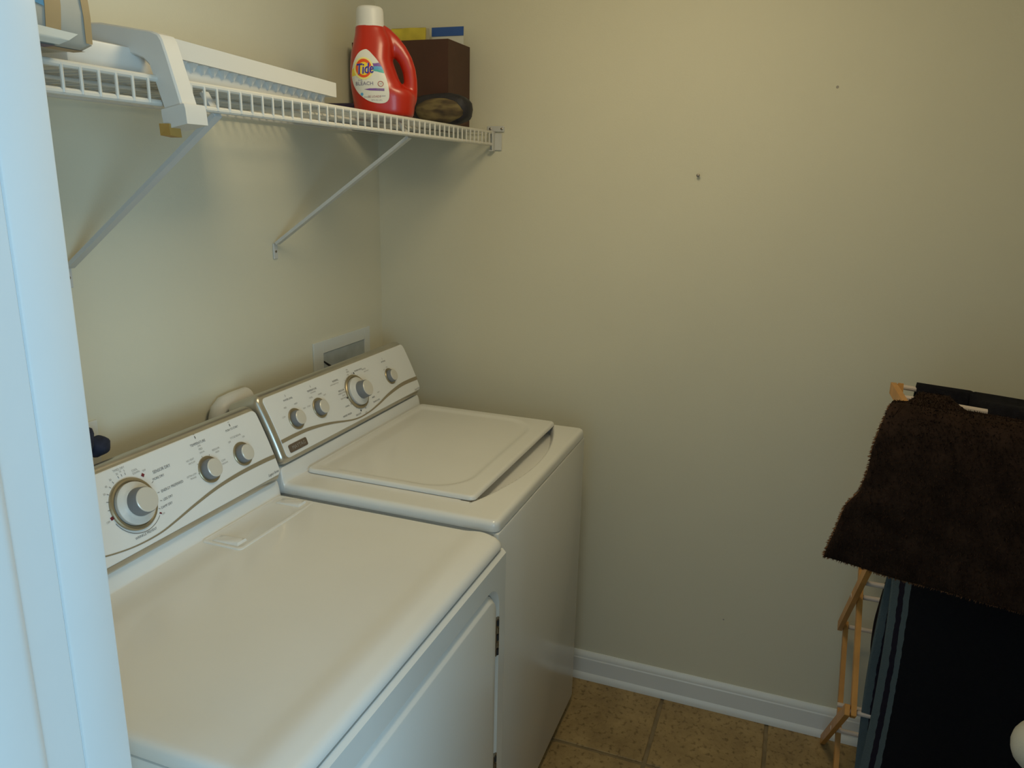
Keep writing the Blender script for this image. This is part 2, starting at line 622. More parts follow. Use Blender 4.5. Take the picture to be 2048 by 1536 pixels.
def console(root, x0, x1, v0, v1, px0, px1, pv0, pv1):
    mb = MB()
    rings = []
    for ins, off in ((0.0, -0.085), (0.0, -0.016), (0.0012, -0.009), (0.0045, -0.0035), (0.0085, -0.0008), (0.012, 0.0)):
        rings.append(ring_pts(x0 + ins, x1 - ins, v0 + ins, v1 - ins, max(0.004, 0.022 - ins), off))
    mb.loft(rings, True, True, False)
    ins = 0.012
    face_rows(rr_rows(x0 + ins, x1 - ins, v0 + ins, v1 - ins, 0.010), v0 + ins, v1 - ins, 0.0, mb=mb)
    con = mb.build('console', 'silver', root, 50)
    tag(con, 'silver framed control console')
    p = MB()
    rg = [ring_pts(px0, px1, pv0, pv1, 0.012, -0.003), ring_pts(px0 + 0.0004, px1 - 0.0004, pv0 + 0.0004, pv1 - 0.0004, 0.012, 0.0008), ring_pts(px0 + 0.002, px1 - 0.002, pv0 + 0.002, pv1 - 0.002, 0.011, 0.0018)]
    p.loft(rg, True, False, False)
    face_rows(rr_rows(px0 + 0.002, px1 - 0.002, pv0 + 0.002, pv1 - 0.002, 0.011), pv0 + 0.002, pv1 - 0.002, 0.0018, mb=p)
    fp = p.build('face_panel', 'panel', con, 40)
    tag(fp, 'white printed face panel')
    return con


LIFT = 0.0026


def stripe(con, pts, widths):
    """tapered champagne swoosh printed on the panel"""
    mb = MB()
    n = 60
    # Catmull-Rom through the points
    def cr(t):
        k = min(int(t), len(pts) - 2)
        f = t - k
        q = [pts[max(0, min(len(pts) - 1, k + d))] for d in (-1, 0, 1, 2)]
        w = [widths[max(0, min(len(pts) - 1, k + d))] for d in (0, 1)]
        out = []
        for c in (0, 1):
            a, b, cc, d = (z[c] for z in q)
            out.append(0.5 * (2 * b + (cc - a) * f + (2 * a - 5 * b + 4 * cc - d) * f * f + (3 * b - a - 3 * cc + d) * f ** 3))
        return out[0], out[1], w[0] + (w[1] - w[0]) * f
    c = [cr((len(pts) - 1) * i / n) for i in range(n + 1)]
    mb.grid(lambda i, s: P(c[i][0], c[i][1] + c[i][2] * s, LIFT), range(n + 1), (-0.5, 0, 0.5))
    return mb.build('swoosh_stripe', 'champagne', con, 0)


def panel_text(mt, txt, x, v, size, shear=0.0, align='CENTER', sx=1.0, up=LIFT):
    vs, fs = text_mesh(txt, size, shear, align, sx)
    mname, par = mt
    MB().add([P(x + a, v + b, up) for a, b in vs], fs).build('lettering', mname, par, 0)


def panel_rect(mb, x, v, w, h, ang=0.0, up=LIFT):
    c, s_ = math.cos(ang), math.sin(ang)
    mb.add([P(x + a * c - b * s_, v + a * s_ + b * c, up) for a, b in ((-w / 2, -h / 2), (w / 2, -h / 2), (w / 2, h / 2), (-w / 2, h / 2))], [(0, 1, 2, 3)])


def knob(con, x, v, r_ring, r0, r1, h, capr, dish=None):
    c = P(x, v, 0.0015)
    k = MB()
    base = 0.0
    if dish:
        k.lathe([(r_ring, 0), (r_ring, 0.004), (r_ring - 0.002, 0.006), (r_ring - 0.005, 0.0065), (r_ring - 0.007, 0.005), (r_ring - 0.007, 0.002)], c, PN, 48, True, True)
        kb = k.build('dial', 'bronze', con)
        tag(kb, 'large cycle dial with a champagne metal ring')
        d = MB().lathe([(dish, 0.003), (dish, 0.0105), (dish - 0.002, 0.0125), (dish * 0.8, 0.0145), (r0 + 0.003, 0.0165), (r0 + 0.001, 0.0185)], c, PN, 48)
        d.build('dial_skirt', 'whiteplastic', kb)
        base = 0.0175
    else:
        k.lathe([(r_ring, 0), (r_ring, 0.0022), (r_ring - 0.0012, 0.0034), (r0, 0.0026)], c, PN, 40)
        kb = k.build('knob', 'bronze', con)
        base = 0.002
    b = MB().lathe([(r0, base), (r0 * 0.985, base + h * 0.3), (r1, base + h - 0.0015), (r1 - 0.0012, base + h)], c, PN, 40)
    b.build('knob_grip', 'knobgrey', kb)
    e = MB().lathe([(capr, base + h - 0.001), (capr, base + h + 0.0012), (capr - 0.0012, base + h + 0.0022), (capr * 0.6, base + h + 0.0026), (capr * 0.2, base + h + 0.0027)], c, PN, 40)
    e.build('knob_cap', 'knobcap', kb)
    return kb


# ------------------------------------------------------------------ washer
WX0, WX1, WF, WT = -0.8306, -0.1406, -0.742, 0.9205
washer = empty('washing_machine', (-0.486, -0.42, 0), 'white top loading washer in the corner, next to the bare wall', 'washing machine')
cab = MB().rbox(WX0 + 0.006, WX1 - 0.006, WF + 0.006, -0.09, 0.028, 0.850)
cab.rbox(WX0 + 0.003, WX1 - 0.003, WF - 0.002, WF + 0.020, 0.025, 0.894, 0.006, 2)
cab.rbox(WX0 + 0.003, WX0 + 0.02, WF + 0.008, -0.09, 0.025, 0.894, 0.002, 1)
cab.rbox(WX1 - 0.02, WX1 - 0.003, WF + 0.008, -0.09, 0.025, 0.894, 0.002, 1)
cab = cab.build('cabinet', 'enamel2', washer)
MB().rbox(WX1 - 0.0035, WX1 - 0.0015, WF + 0.006, WF + 0.010, 0.03, 0.10, 0.0005, 1).build('corner_seam', 'trim', cab)
for fx in (WX0 + 0.06, WX1 - 0.06):
    for fy in (WF + 0.06, -0.15):
        MB().lathe([(0.02, 0.0), (0.022, 0.004), (0.022, 0.016), (0.012, 0.02), (0.012, 0.03)], (fx, fy, 0.0), (0, 0, 1), 16).build('foot', 'gap', washer)

LX0, LX1, LY0, LY1 = -0.752, -0.150, -0.655, -0.2165


def scoop(x, y):
    """crescent finger recess in front of the lid"""
    t = (x - (LX0 + 0.0)) / (LX1 - 0.005 - LX0)
    if t <= 0 or t >= 1:
        return 0.0
    out = LY0 + 0.006 - 0.060 * math.sin(PI * t) ** 0.8
    if y < out or y > LY0 + 0.03:
        return 0.0
    d = y - out
    return -0.046 * smoothstep(0, 0.024, d)


def wtop(x, y):
    z = WT
    z += 0.036 * smoothstep(-0.2135, -0.2035, y)          # ledge that carries the console
    return z + scoop(x, y)


xs = dense(WX0, WX1, 70, 0.02, 7)
ys = [WF + 0.016 * (i / 6) ** 1.5 for i in range(6)] + lin(WF + 0.016, -0.60, 40) + lin(-0.58, -0.23, 8) + lin(-0.214, -0.2, 8) + lin(-0.16, -0.106, 3) + [-0.1 - 0.0, ]
deck = slab(WX0, WX1, WF, -0.1, xs, ys, wtop, 0.8965, 0.012, 0.018).build('top_deck', 'enamel', washer, 45)


def lidtop(x, y):
    # shallow panel sunk into the lid, its front corners sweep round
    fx = min(x - (LX0 + 0.022), (LX1 - 0.030) - x)
    fy = min(y - (LY0 + 0.045), (LY1 - 0.018) - y)
    cx, cy = 0.10, 0.10
    if fx < cx and y - (LY0 + 0.045) < cy:
        d = cx - math.hypot(cx - fx, cy - (y - (LY0 + 0.045))) if (cx - fx) > 0 and (cy - (y - LY0 - 0.045)) > 0 else min(fx, fy)
    else:
        d = min(fx, fy)
    return WT + 0.0115 - 0.0042 * smoothstep(-0.004, 0.012, d)


lid = slab(LX0, LX1, LY0, LY1, dense(LX0, LX1, 90, 0.012, 6), dense(LY0, LY1, 70, 0.012, 6), lidtop, WT + 0.0015, 0.007, 0.016).build('lid', 'enamel', washer, 50)
MB().rbox(LX0 + 0.006, LX1 - 0.006, LY0 + 0.034, LY1 - 0.006, WT - 0.001, WT + 0.0016).build('lid_gasket', 'gap', lid)

con = console(washer, -0.834, -0.144, 0.016, 0.191, -0.816, -0.146, 0.026, 0.176)
stripe(con, [(-0.8155, 0.0675), (-0.757, 0.068), (-0.702, 0.066), (-0.625, 0.056), (-0.525, 0.0365), (-0.457, 0.0352), (-0.393, 0.043), (-0.328, 0.055), (-0.24, 0.064), (-0.1475, 0.062)],
       [0.0085, 0.0085, 0.008, 0.006, 0.0035, 0.0035, 0.005, 0.0075, 0.0105, 0.011])
b = MB()
o_ = rrect(-0.801, -0.732, 0.0345, 0.0535, 0.004, 4)
b.loft([[P(x, v, 0.0015) for x, v in o_], [P(x, v, 0.0035) for x, v in o_], [P(x * 0.97 - 0.7665 * 0.03, v * 0.94 + 0.044 * 0.06, 0.0042) for x, v in o_]], True, False, True)
badge = b.build('badge', 'badge', con)
panel_text(('printlite', badge), 'MAYTAG', -0.7665, 0.0438, 0.0125, up=0.0048)
knob(con, -0.737, 0.102, 0.0262, 0.0200, 0.0182, 0.0135, 0.0172)
knob(con, -0.639, 0.102, 0.0262, 0.0200, 0.0182, 0.0135, 0.0172)
knob(con, -0.468, 0.1005, 0.0475, 0.0245, 0.0225, 0.022, 0.0210, dish=0.0385)
knob(con, -0.284, 0.101, 0.0240, 0.0190, 0.0172, 0.0130, 0.0162)
t1, t2, t3 = MB(), MB(), MB()
for s_, x, v, z in (('WATER LEVEL', -0.735, 0.1525, 0.0062), ('TEMPERATURE', -0.639, 0.151, 0.0066), ('NORMAL', -0.535, 0.150, 0.0072), ('HAND WASH', -0.545, 0.055, 0.0072),
                    ('DELICATE', -0.498, 0.043, 0.0062), ('REGULAR', -0.529, 0.120, 0.0066), ('CASUAL', -0.531, 0.076, 0.0058), ('RINSE', -0.404, 0.067, 0.0062), ('DRAIN & SPIN', -0.396, 0.0545, 0.0062),
                    ('OPTIONS', -0.287, 0.148, 0.0062), ('POWER WASH', -0.420, 0.153, 0.0062)):
    panel_text(('print', con), s_, x, v, z, sx=0.92)
for s_, x, v, z in (('SUPER WASH CYCLE', -0.545, 0.1425, 0.0045), ('WRINKLE FREE', -0.532, 0.113, 0.0055), ('JEANS', -0.527, 0.106, 0.0055), ('PERM PRESS', -0.533, 0.099, 0.0055), ('WHITES', -0.394, 0.149, 0.0062),
                    ('PRE', -0.468, 0.165, 0.0055), ('SOAK', -0.468, 0.159, 0.0055), ('HEAVY DUTY', -0.386, 0.142, 0.0045), ('MED', -0.757, 0.136, 0.0055), ('HIGH', -0.716, 0.1355, 0.0055), ('MAX', -0.694, 0.117, 0.005),
                    ('LOW', -0.775, 0.117, 0.0055), ('COOL', -0.655, 0.1345, 0.0055), ('WARM', -0.617, 0.134, 0.0055), ('HOT', -0.600, 0.127, 0.0055), ('COLD', -0.676, 0.117, 0.0055),
                    ('WASH/RINSE', -0.639, 0.1445, 0.0042), ('OFF', -0.462, 0.0385, 0.0062), ('2ND', -0.300, 0.125, 0.005), ('ON', -0.282, 0.129, 0.005), ('BULKY', -0.372, 0.074, 0.0045)):
    panel_text(('printlite', con), s_, x, v, z, sx=0.92)
for x, v in ((-0.445, 0.1495), (-0.518, 0.096), (-0.482, 0.0495)):
    panel_rect(t3, x, v, 0.004, 0.005, 0.5)
for x, v in ((-0.458, 0.050), (-0.513, 0.077), (-0.472, 0.152)):
    panel_rect(t2, x, v, 0.0025, 0.004, 0.4)
for x, v, r in ((-0.739, 0.163, 0.0022), (-0.639, 0.161, 0.002), (-0.286, 0.157, 0.002)):
    for k in range(3):
        panel_rect(t2, x, v - 0.002 + k * 0.002, r * (1.6 - k * 0.4), 0.0009)
for k in range(14):
    a = 2 * PI * k / 14
    panel_rect(t2, -0.466 + 0.0515 * math.cos(a), 0.101 + 0.0515 * math.sin(a), 0.0035, 0.0008, a)
panel_text(('printlite', con), 'Legacy Series', -0.168, 0.032, 0.0078, 0.45, sx=0.8)
if t1.v:
    t1.build('index_marks', 'print', con, 0)['kind'] = 'stuff'
t2.build('index_marks', 'printlite', con, 0)['kind'] = 'stuff'
t3.build('index_marks', 'black', con, 0)['kind'] = 'stuff'

# ------------------------------------------------------------------ dryer
DX0, DX1, DF, DT = -1.583, -0.846, -0.769, 0.9037
dryer = empty('clothes_dryer', (-1.2145, -0.44, 0), 'white front loading dryer with a big dial, beside the doorway', 'dryer')
MB().rbox(DX0 + 0.003, DX1 - 0.003, DF + 0.03, -0.09, 0.025, 0.874, 0.004, 2).build('cabinet', 'enamel2', dryer)
for fx in (DX0 + 0.06, DX1 - 0.06):
    for fy in (DF + 0.08, -0.15):
        MB().lathe([(0.02, 0.0), (0.022, 0.004), (0.022, 0.016), (0.012, 0.02), (0.012, 0.03)], (fx, fy, 0.0), (0, 0, 1), 16).build('foot', 'gap', dryer)


def dtop(x, y):
    z = DT
    z += 0.036 * smoothstep(-0.2165, -0.2065, y)
    z -= 0.0045 * smoothstep(-0.68, -0.715, y) * 0 + 0.0
    z += 0.0035 * (smoothstep(DF + 0.095, DF + 0.055, y)) - 0.010 * smoothstep(DF + 0.055, DF, y)
    z -= 0.0015 * smoothstep(DX0 + 0.03, DX0 + 0.09, x) * smoothstep(DX1 - 0.03, DX1 - 0.09, x) * smoothstep(DF + 0.06, DF + 0.12, y) * smoothstep(-0.2, -0.23, y)
    return z


xs = dense(DX0, DX1, 40, 0.09, 12)
ys = [DF + 0.02 * (i / 8) ** 1.6 for i in range(8)] + lin(DF + 0.02, DF + 0.13, 18) + lin(DF + 0.16, -0.235, 10) + lin(-0.225, -0.2, 16) + [-0.15, -0.12, -0.1]
slab(DX0, DX1, DF + 0.006, -0.1, xs, [max(y, DF + 0.006) if i == 0 else y for i, y in enumerate(ys) if y > DF + 0.006 or i == 0], dtop, 0.8815, 0.014, 0.020).build('top_panel', 'enamel', dryer, 45)

# front sheet with the door opening, groove round the door
OX0, OX1, OZ0, OZ1, OR = -1.525, -0.8965, 0.14, 0.8115, 0.048


def front_ring(mb, inner, y):
    nq = len(inner) // 4
    corners = [(DX1 - 0.001, 0.03), (DX1 - 0.001, 0.8745), (DX0 + 0.001, 0.8745), (DX0 + 0.001, 0.03)]
    outer = [corners[i // nq] for i in range(len(inner))]
    return outer


inner = rrect(OX0, OX1, OZ0, OZ1, OR, 8)
outer = front_ring(None, inner, DF)
ff = MB()
ins_o = [(x - 0.002 * (1 if x > -1.2 else -1), z - 0.007 * (1 if z > 0.5 else -1)) for x, z in outer]
ff.loft([[(x, DF + 0.030, z) for x, z in outer], [(x, DF + 0.008, z) for x, z in outer], [(x, DF, z) for x, z in ins_o],
         [(x, DF, z) for x, z in rrect(OX0 - 0.014, OX1 + 0.014, OZ0 - 0.008, OZ1 + 0.008, OR + 0.010, 8)], [(x, DF + 0.009, z) for x, z in inner], [(x, DF + 0.018, z) for x, z in inner], ], True, False, False)
fr = ff.build('front_panel', 'enamel2', dryer, 30)
MB().loft([[(x, DF + 0.018, z) for x, z in rrect(OX0 - 0.004, OX1 + 0.004, OZ0 - 0.004, OZ1 + 0.004, OR, 8)], [(x, DF + 0.022, z) for x, z in rrect(OX0 - 0.004, OX1 + 0.004, OZ0 - 0.004, OZ1 + 0.004, OR, 8)]]).build('groove_back', 'enamel2', fr)
g = 0.002
d_ = MB()
d_.loft([[(x, y, z) for x, z in rrect(OX0 + g + e, OX1 - g - e, OZ0 + g + e, OZ1 - g - e, OR - g - e, 8)] for e, y in ((0, DF + 0.0175), (0, DF + 0.008), (0.010, DF - 0.0030), (0.0125, DF - 0.004))])
door = d_.build('door', 'enamel2', dryer, 30)
for zc in (0.696, 0.362):
    h = MB()
    h.rbox(OX1 - 0.003, OX1 + 0.013, DF - 0.0015, DF + 0.009, zc - 0.043, zc + 0.043, 0.0008, 1)
    hg = h.build('hinge', 'steel', door)
    for k in range(5):
        zz = zc - 0.034 + k * 0.017
        MB().lathe([(0.0042, -0.0065), (0.0042, 0.0065)], (OX1 + 0.003, DF - 0.0005, zz), (0, 0, 1), 12).build('hinge_knuckle', 'steel' if k % 2 else 'gap', hg)

# lint screen lid sunk into the dryer top
lt = MB()
zt = DT - 0.0015
outl = rrect(-1.107, -0.857, -0.314, -0.2185, [0.008, 0.008, 0.008, 0.008], 4)


def inset(o, d):
    cx, cy = -0.982, -0.2625
    return [(cx + (x - cx) * (1 - d / 0.125), cy + (y - cy) * (1 - d / 0.0515)) for x, y in o]


lt.loft([[(x, y, zt - 0.004) for x, y in outl], [(x, y, zt + 0.0012) for x, y in outl], [(x, y, zt + 0.0028) for x, y in inset(outl, 0.002)], [(x, y, zt + 0.0024) for x, y in inset(outl, 0.007)], [(x, y, zt + 0.0010) for x, y in inset(outl, 0.009)]], True, False, True)
lint = lt.build('lint_lid', 'enamel', dryer, 40)
tag(lint, 'long white lint screen lid')
for sx in (-1, 1):
    xc = -0.982 + sx * 0.100
    h = MB()
    h.loft([[(xc - 0.014, -0.298, zt + 0.001), (xc + 0.014, -0.298, zt + 0.001), (xc + 0.014, -0.235, zt + 0.001), (xc - 0.014, -0.235, zt + 0.001)],
            [(xc - 0.012, -0.296, zt + 0.0065), (xc + 0.012, -0.296, zt + 0.0065), (xc + 0.011, -0.24, zt + 0.003), (xc - 0.011, -0.24, zt + 0.003)],
            [(xc - 0.008, -0.290, zt + 0.008), (xc + 0.008, -0.290, zt + 0.008), (xc + 0.007, -0.25, zt + 0.004), (xc - 0.007, -0.25, zt + 0.004)]])
    h.build('finger_grip', 'enamel', lint, 50)

con = console(dryer, -1.583, -0.8475, -0.009, 0.176, -1.569, -0.8515, 0.0035, 0.160)
stripe(con, [(-1.42, 0.046), (-1.36, 0.033), (-1.313, 0.0215), (-1.261, 0.0145), (-1.207, 0.0145), (-1.161, 0.0215), (-1.111, 0.031), (-1.04, 0.0418), (-0.968, 0.0465), (-0.894, 0.0468), (-0.853, 0.0452)],
       [0.004, 0.003, 0.0025, 0.0025, 0.003, 0.004, 0.005, 0.0065, 0.0078, 0.0088, 0.009])
knob(con, -1.2345, 0.0845, 0.0485, 0.0262, 0.0240, 0.020, 0.0226, dish=0.0395)
knob(con, -1.042, 0.082, 0.0280, 0.0218, 0.0200, 0.0145, 0.0189)
knob(con, -0.941, 0.0815, 0.0262, 0.0202, 0.0184, 0.0135, 0.0173)
t1, t2, t3 = MB(), MB(), MB()
for s_, x, v, z, al in (('SENSOR DRY', -1.1475, 0.122, 0.0085, 'CENTER'), ('ENERGY PREFERRED', -1.1415, 0.0835, 0.0072, 'CENTER'), ('MORE DRY', -1.162, 0.110, 0.0066, 'CENTER'), ('LESS DRY', -1.161, 0.0675, 0.0066, 'CENTER'),
                        ('DAMP DRY', -1.170, 0.0555, 0.0066, 'CENTER'), ('WRINKLE PREVENT', -1.234, 0.026, 0.0066, 'CENTER'), ('TEMPERATURE', -1.041, 0.140, 0.0074, 'CENTER'), ('PUSH TO START', -0.9395, 0.140, 0.0062, 'CENTER')):
    panel_text(('print', con), s_, x, v, z, 0, al, 0.86)
for s_, x, v, z in (('TIMED DRY', -1.2315, 0.1525, 0.0058), ('COOL', -1.2025, 0.140, 0.0055), ('DOWN', -1.2015, 0.1345, 0.0055), ('OFF', -1.184, 0.1325, 0.005), ('20', -1.239, 0.1455, 0.0055), ('10', -1.231, 0.1475, 0.0055), ('5', -1.2225, 0.146, 0.0055),
                    ('30', -1.256, 0.1405, 0.0055), ('40', -1.2695, 0.132, 0.0055), ('50', -1.279, 0.121, 0.0055), ('OFF', -1.184, 0.044, 0.005), ('OFF', -1.2945, 0.074, 0.005), ('LEVEL', -1.041, 0.134, 0.0042), ('MED', -1.041, 0.127, 0.006), ('CASUAL', -1.041, 0.120, 0.0045), ('REGULAR', -1.005, 0.1145, 0.0058),
                    ('HIGH', -1.004, 0.108, 0.0052), ('LOW', -0.998, 0.0865, 0.0058), ('DELICATE', -0.997, 0.080, 0.0045), ('NO HEAT', -1.077, 0.115, 0.0055), ('AIR FLUFF', -1.076, 0.1085, 0.0048), ('EXTRA LOW', -1.089, 0.086, 0.0052), ('FRAGILE', -1.088, 0.080, 0.0048),
                    ('CYCLE SIGNAL', -0.9395, 0.122, 0.0058), ('ON', -0.919, 0.1145, 0.0055), ('OFF', -0.962, 0.1155, 0.0055)):
    panel_text(('printlite', con), s_, x, v, z, 0, 'CENTER', 0.86)
panel_text(('print', con), 'Legacy Series', -0.8765, 0.0125, 0.0085, 0.5, sx=0.78)
cx, cv = -1.2305, 0.0855
for x, v in ((-1.191, 0.1255), (-1.285, 0.0775)):
    t3 = MB()
    panel_rect(t3, x, v, 0.0062, 0.0058, math.atan2(v - cv, x - cx))
    t3.build('red_mark', 'redprint', con, 0)
t3 = MB()
panel_rect(t3, -1.1895, 0.0475, 0.0048, 0.003, -0.6)
t3.build('red_mark', 'redprint', con, 0)
for x, v in ((-1.263, 0.1285), (-1.2535, 0.1345), (-1.239, 0.1395), (-1.2315, 0.1405), (-1.2235, 0.1405), (-1.273, 0.1185), (-1.280, 0.1065), (-1.284, 0.0925), (-1.1785, 0.106), (-1.176, 0.084), (-1.178, 0.068), (-1.188, 0.056)):
    panel_rect(t1, x, v, 0.0045, 0.0009, math.atan2(v - cv, x - cx))
arc = [(cx + 0.0555 * math.cos(a), cv + 0.0555 * math.sin(a)) for a in lin(-2.79, -0.83, 40)]
t1.grid(lambda i, s: P(cx + (arc[i][0] - cx) * (1 + s), cv + (arc[i][1] - cv) * (1 + s), LIFT), range(41), (-0.009, 0.009))
for x, v in ((-1.041, 0.153), (-0.941, 0.149)):
    panel_rect(t1, x, v, 0.0022, 0.0055)
    panel_rect(t2, x, v + 0.0065, 0.0045, 0.001)
for a in (2.45, 1.75, 1.1, 0.35, 3.1):
    panel_rect(t1, -1.041 + 0.030 * math.cos(a), 0.082 + 0.030 * math.sin(a), 0.0035, 0.0008, a)
if t1.v:
    t1.build('index_marks', 'print', con, 0)['kind'] = 'stuff'
t2.build('index_marks', 'printlite', con, 0)['kind'] = 'stuff'


# ------------------------------------------------------------------ wire shelf
SZ, SD, SX0 = 1.742, 0.3866, -1.668
shelf = empty('wire_shelf', (-0.83, 0.0, SZ), 'white wire shelf across the wall above both machines', 'shelf')
rw = 0.0032


def rail(x0, x1, y, z, r, name='rail'):
    return MB().tube([(x0, y, z), (x1, y, z)], r, 10).build(name, 'wire', shelf)


rail(SX0, -0.008, -SD, SZ - 0.003, 0.0048, 'front_rail')
rail(SX0, -0.008, -SD, SZ - 0.0355, 0.0048, 'front_rail')
rail(SX0, -0.008, -0.012, SZ - 0.006, 0.0038, 'back_rail')
for yy in (-0.265, -0.14):
    rail(SX0, -0.008, yy, SZ - 0.006, 0.0032, 'support_rail')
wb = MB()
wb.tube([(0, -0.006, SZ), (0, -0.2, SZ), (0, -SD + 0.004, SZ), (0, -SD - 0.002, SZ - 0.0015), (0, -SD - 0.0038, SZ - 0.006), (0, -SD - 0.0038, SZ - 0.037)], 0.0023, 6)
w0 = wb.build('wire', 'wire', shelf)
w0.parent = None
base_me = w0.data
bpy.data.objects.remove(w0)
nW = 60
for i in range(nW):
    o = bpy.data.objects.new('wire', base_me)
    COL.objects.link(o)
    o.parent = shelf
    o.matrix_parent_inverse = world_of(shelf).inverted()
    o.location = (-0.0147 - i * 0.0275, 0, 0)
# end bracket on the bare wall
eb = MB()
eb.rbox(-0.0055, -0.0002, -0.414, -0.378, SZ - 0.052, SZ - 0.004, 0.0012, 1)
eb.rbox(-0.0055, -0.0002, -0.421, -0.368, SZ + 0.0, SZ + 0.016, 0.0012, 1)
end = eb.build('end_bracket', 'bracket', shelf)
e2 = MB()
e2.rbox(-0.022, -0.005, -0.3935, -0.3895, SZ - 0.052, SZ - 0.0005, 0.001, 1)
e2.rbox(-0.022, -0.005, -0.3935, -0.3795, SZ - 0.055, SZ - 0.0515, 0.001, 1)
e2.build('cradle', 'bracket', end)
for yy in (-0.414, -0.378):
    MB().lathe([(0.0036, 0), (0.0036, 0.0015), (0.002, 0.0025)], (-0.0055, yy, SZ + 0.008), (-1, 0, 0), 12).build('screw', 'steel', end)


def brace(xr, xw):
    """flat diagonal strut from the front rail down to the wall"""
    m = MB()
    a = Vector((xr, -SD + 0.006, SZ - 0.041))
    bpt = Vector((xw, -0.009, 1.437))
    m.bar(bpt, a, 0.0165, 0.0075, (1, 0, 0))
    m.bar(a - (a - bpt).normalized() * 0.002, (xr, -SD + 0.03, SZ - 0.008), 0.015, 0.006, (1, 0, 0))
    o = m.build('brace', 'bracket', shelf)
    f = MB().rbox(xw - 0.008, xw + 0.008, -0.0045, -0.0002, 1.398, 1.438, 0.001, 1)
    fo = f.build('wall_foot', 'bracket', o)
    MB().lathe([(0.0032, 0), (0.0032, 0.0012), (0.0018, 0.002)], (xw, -0.0045, 1.417), (0, -1, 0), 10).build('screw', 'steel', o)
    return o


brace(-0.5155, -0.539)
brace(-1.160, -1.150)
exec_later = []

# ------------------------------------------------------------------ bottle of detergent on the shelf
BC = Vector((-0.524, -0.3185, SZ + 0.0022))
bx = Vector((0.43, -0.903, 0)).normalized()       # bottle's own right
by = Vector((bx.y * -1, bx.x, 0)) * -1              # towards the camera
by = Vector((-0.903, -0.43, 0)).normalized()
bottle = empty('detergent_bottle', BC, 'orange plastic detergent bottle with white cap and round logo label', 'bottle')
KP = 4198.0


def BL(zx, zy, d=0.0):
    """front-view pixel of the bottle study -> world"""
    return BC + bx * ((zx - 537) / KP * 0.96) + Vector((0, 0, (1152 - zy) / KP * 0.885)) + by * d


rows = [(236, 279, 570, .0346), (262, 276, 574, .0352), (300, 274, 592, .037), (345, 266, 618, .040), (420, 248, 640, .044), (500, 230, 640, .047), (580, 221, 642, .050), (660, 216, 668, .051), (760, 214, 702, .052),
        (840, 218, 745, .052), (880, 221, 830, .052), (930, 228, 858, .052), (1000, 238, 855, .051), (1080, 247, 850, .050), (1130, 252, 842, .048), (1150, 262, 828, .044)]


def superell(cx, a, bdep, zy, n=36):
    out = []
    for k in range(n):
        t = 2 * PI * k / n
        c, s_ = math.cos(t), math.sin(t)
        e = 2 / 2.6
        u = math.copysign(abs(c) ** e, c)
        w = math.copysign(abs(s_) ** e, s_)
        out.append(BL(cx + a * u, zy, bdep * w))
    return out


bb = MB()
bb.loft([superell((l + r) / 2, (r - l) / 2, d, zy) for zy, l, r, d in rows])
bb.tube([BL(x, y) for x, y in ((500, 300), (560, 335), (640, 400), (712, 475), (766, 560), (800, 660), (814, 760), (812, 850), (790, 930), (740, 1010))], [0.016, 0.016, 0.0145, 0.0125, 0.0113, 0.0108, 0.0106, 0.0115, 0.015, 0.018], 14, 1.5, by)
tmp = bb.build('body', 'orange', None, 0)
md = tmp.modifiers.new('r', 'REMESH')
md.mode = 'VOXEL'
md.voxel_size = 0.0026
sm = tmp.modifiers.new('s', 'SMOOTH')
sm.factor = 0.5
sm.iterations = 14
bpy.context.view_layer.update()
me = bpy.data.meshes.new_from_object(tmp.evaluated_get(bpy.context.evaluated_depsgraph_get()))
bpy.data.objects.remove(tmp)
me.materials.clear()
me.materials.append(MAT['orange'])
me.shade_smooth()
body = bpy.data.objects.new('body', me)
COL.objects.link(body)
put(body, bottle)
bvh = BVHTree.FromPolygons([v.co.copy() for v in me.vertices], [tuple(p.vertices) for p in me.polygons])


def on_front(zx, zy, off):
    o = BL(zx, zy, 0.3)
    h = bvh.ray_cast(o, -by)
    if h[0] is None:
        return BL(zx, zy, 0.045 + off)
    return h[0] + by * off


def patch(poly, off, c=None, rings=7):
    cx = sum(p[0] for p in poly) / len(poly) if c is None else c[0]
    cy = sum(p[1] for p in poly) / len(poly) if c is None else c[1]
    mb = MB()
    n = len(poly)
    mb.v.append(tuple(on_front(cx, cy, off)))
    for r in range(1, rings + 1):
        for p in poly:
            mb.v.append(tuple(on_front(cx + (p[0] - cx) * r / rings, cy + (p[1] - cy) * r / rings, off)))
    for j in range(n):
        k = (j + 1) % n
        mb.f.append((0, 1 + j, 1 + k))
        for r in range(rings - 1):
            a = 1 + r * n
            mb.f.append((a + j, a + n + j, a + n + k, a + k))
    return mb


def smooth_poly(pts, n=5):
    out = []
    L = len(pts)
    for i in range(L):
        q = [pts[(i + d) % L] for d in (-1, 0, 1, 2)]
        for k in range(n):
            f = k / n
            out.append(tuple(0.5 * (2 * q[1][c] + (q[2][c] - q[0][c]) * f + (2 * q[0][c] - 5 * q[1][c] + 4 * q[2][c] - q[3][c]) * f * f + (3 * q[1][c] - q[0][c] - 3 * q[2][c] + q[3][c]) * f ** 3) for c in (0, 1)))
    return out


def circ(cx, cy, rx, ry, n=36):
    return [(cx + rx * math.cos(2 * PI * k / n), cy + ry * math.sin(2 * PI * k / n)) for k in range(n)]


def btext(txt, cx, cy, size_px, shear, sx, rot, off):
    vs, fs = text_mesh(txt, 1.0, shear, 'CENTER', sx)
    c, s_ = math.cos(rot), math.sin(rot)
    mb = MB()
    mb.add([on_front(cx + (a * c - b_ * s_) * size_px, cy - (a * s_ + b_ * c) * size_px, off) for a, b_ in vs], fs)
    return mb


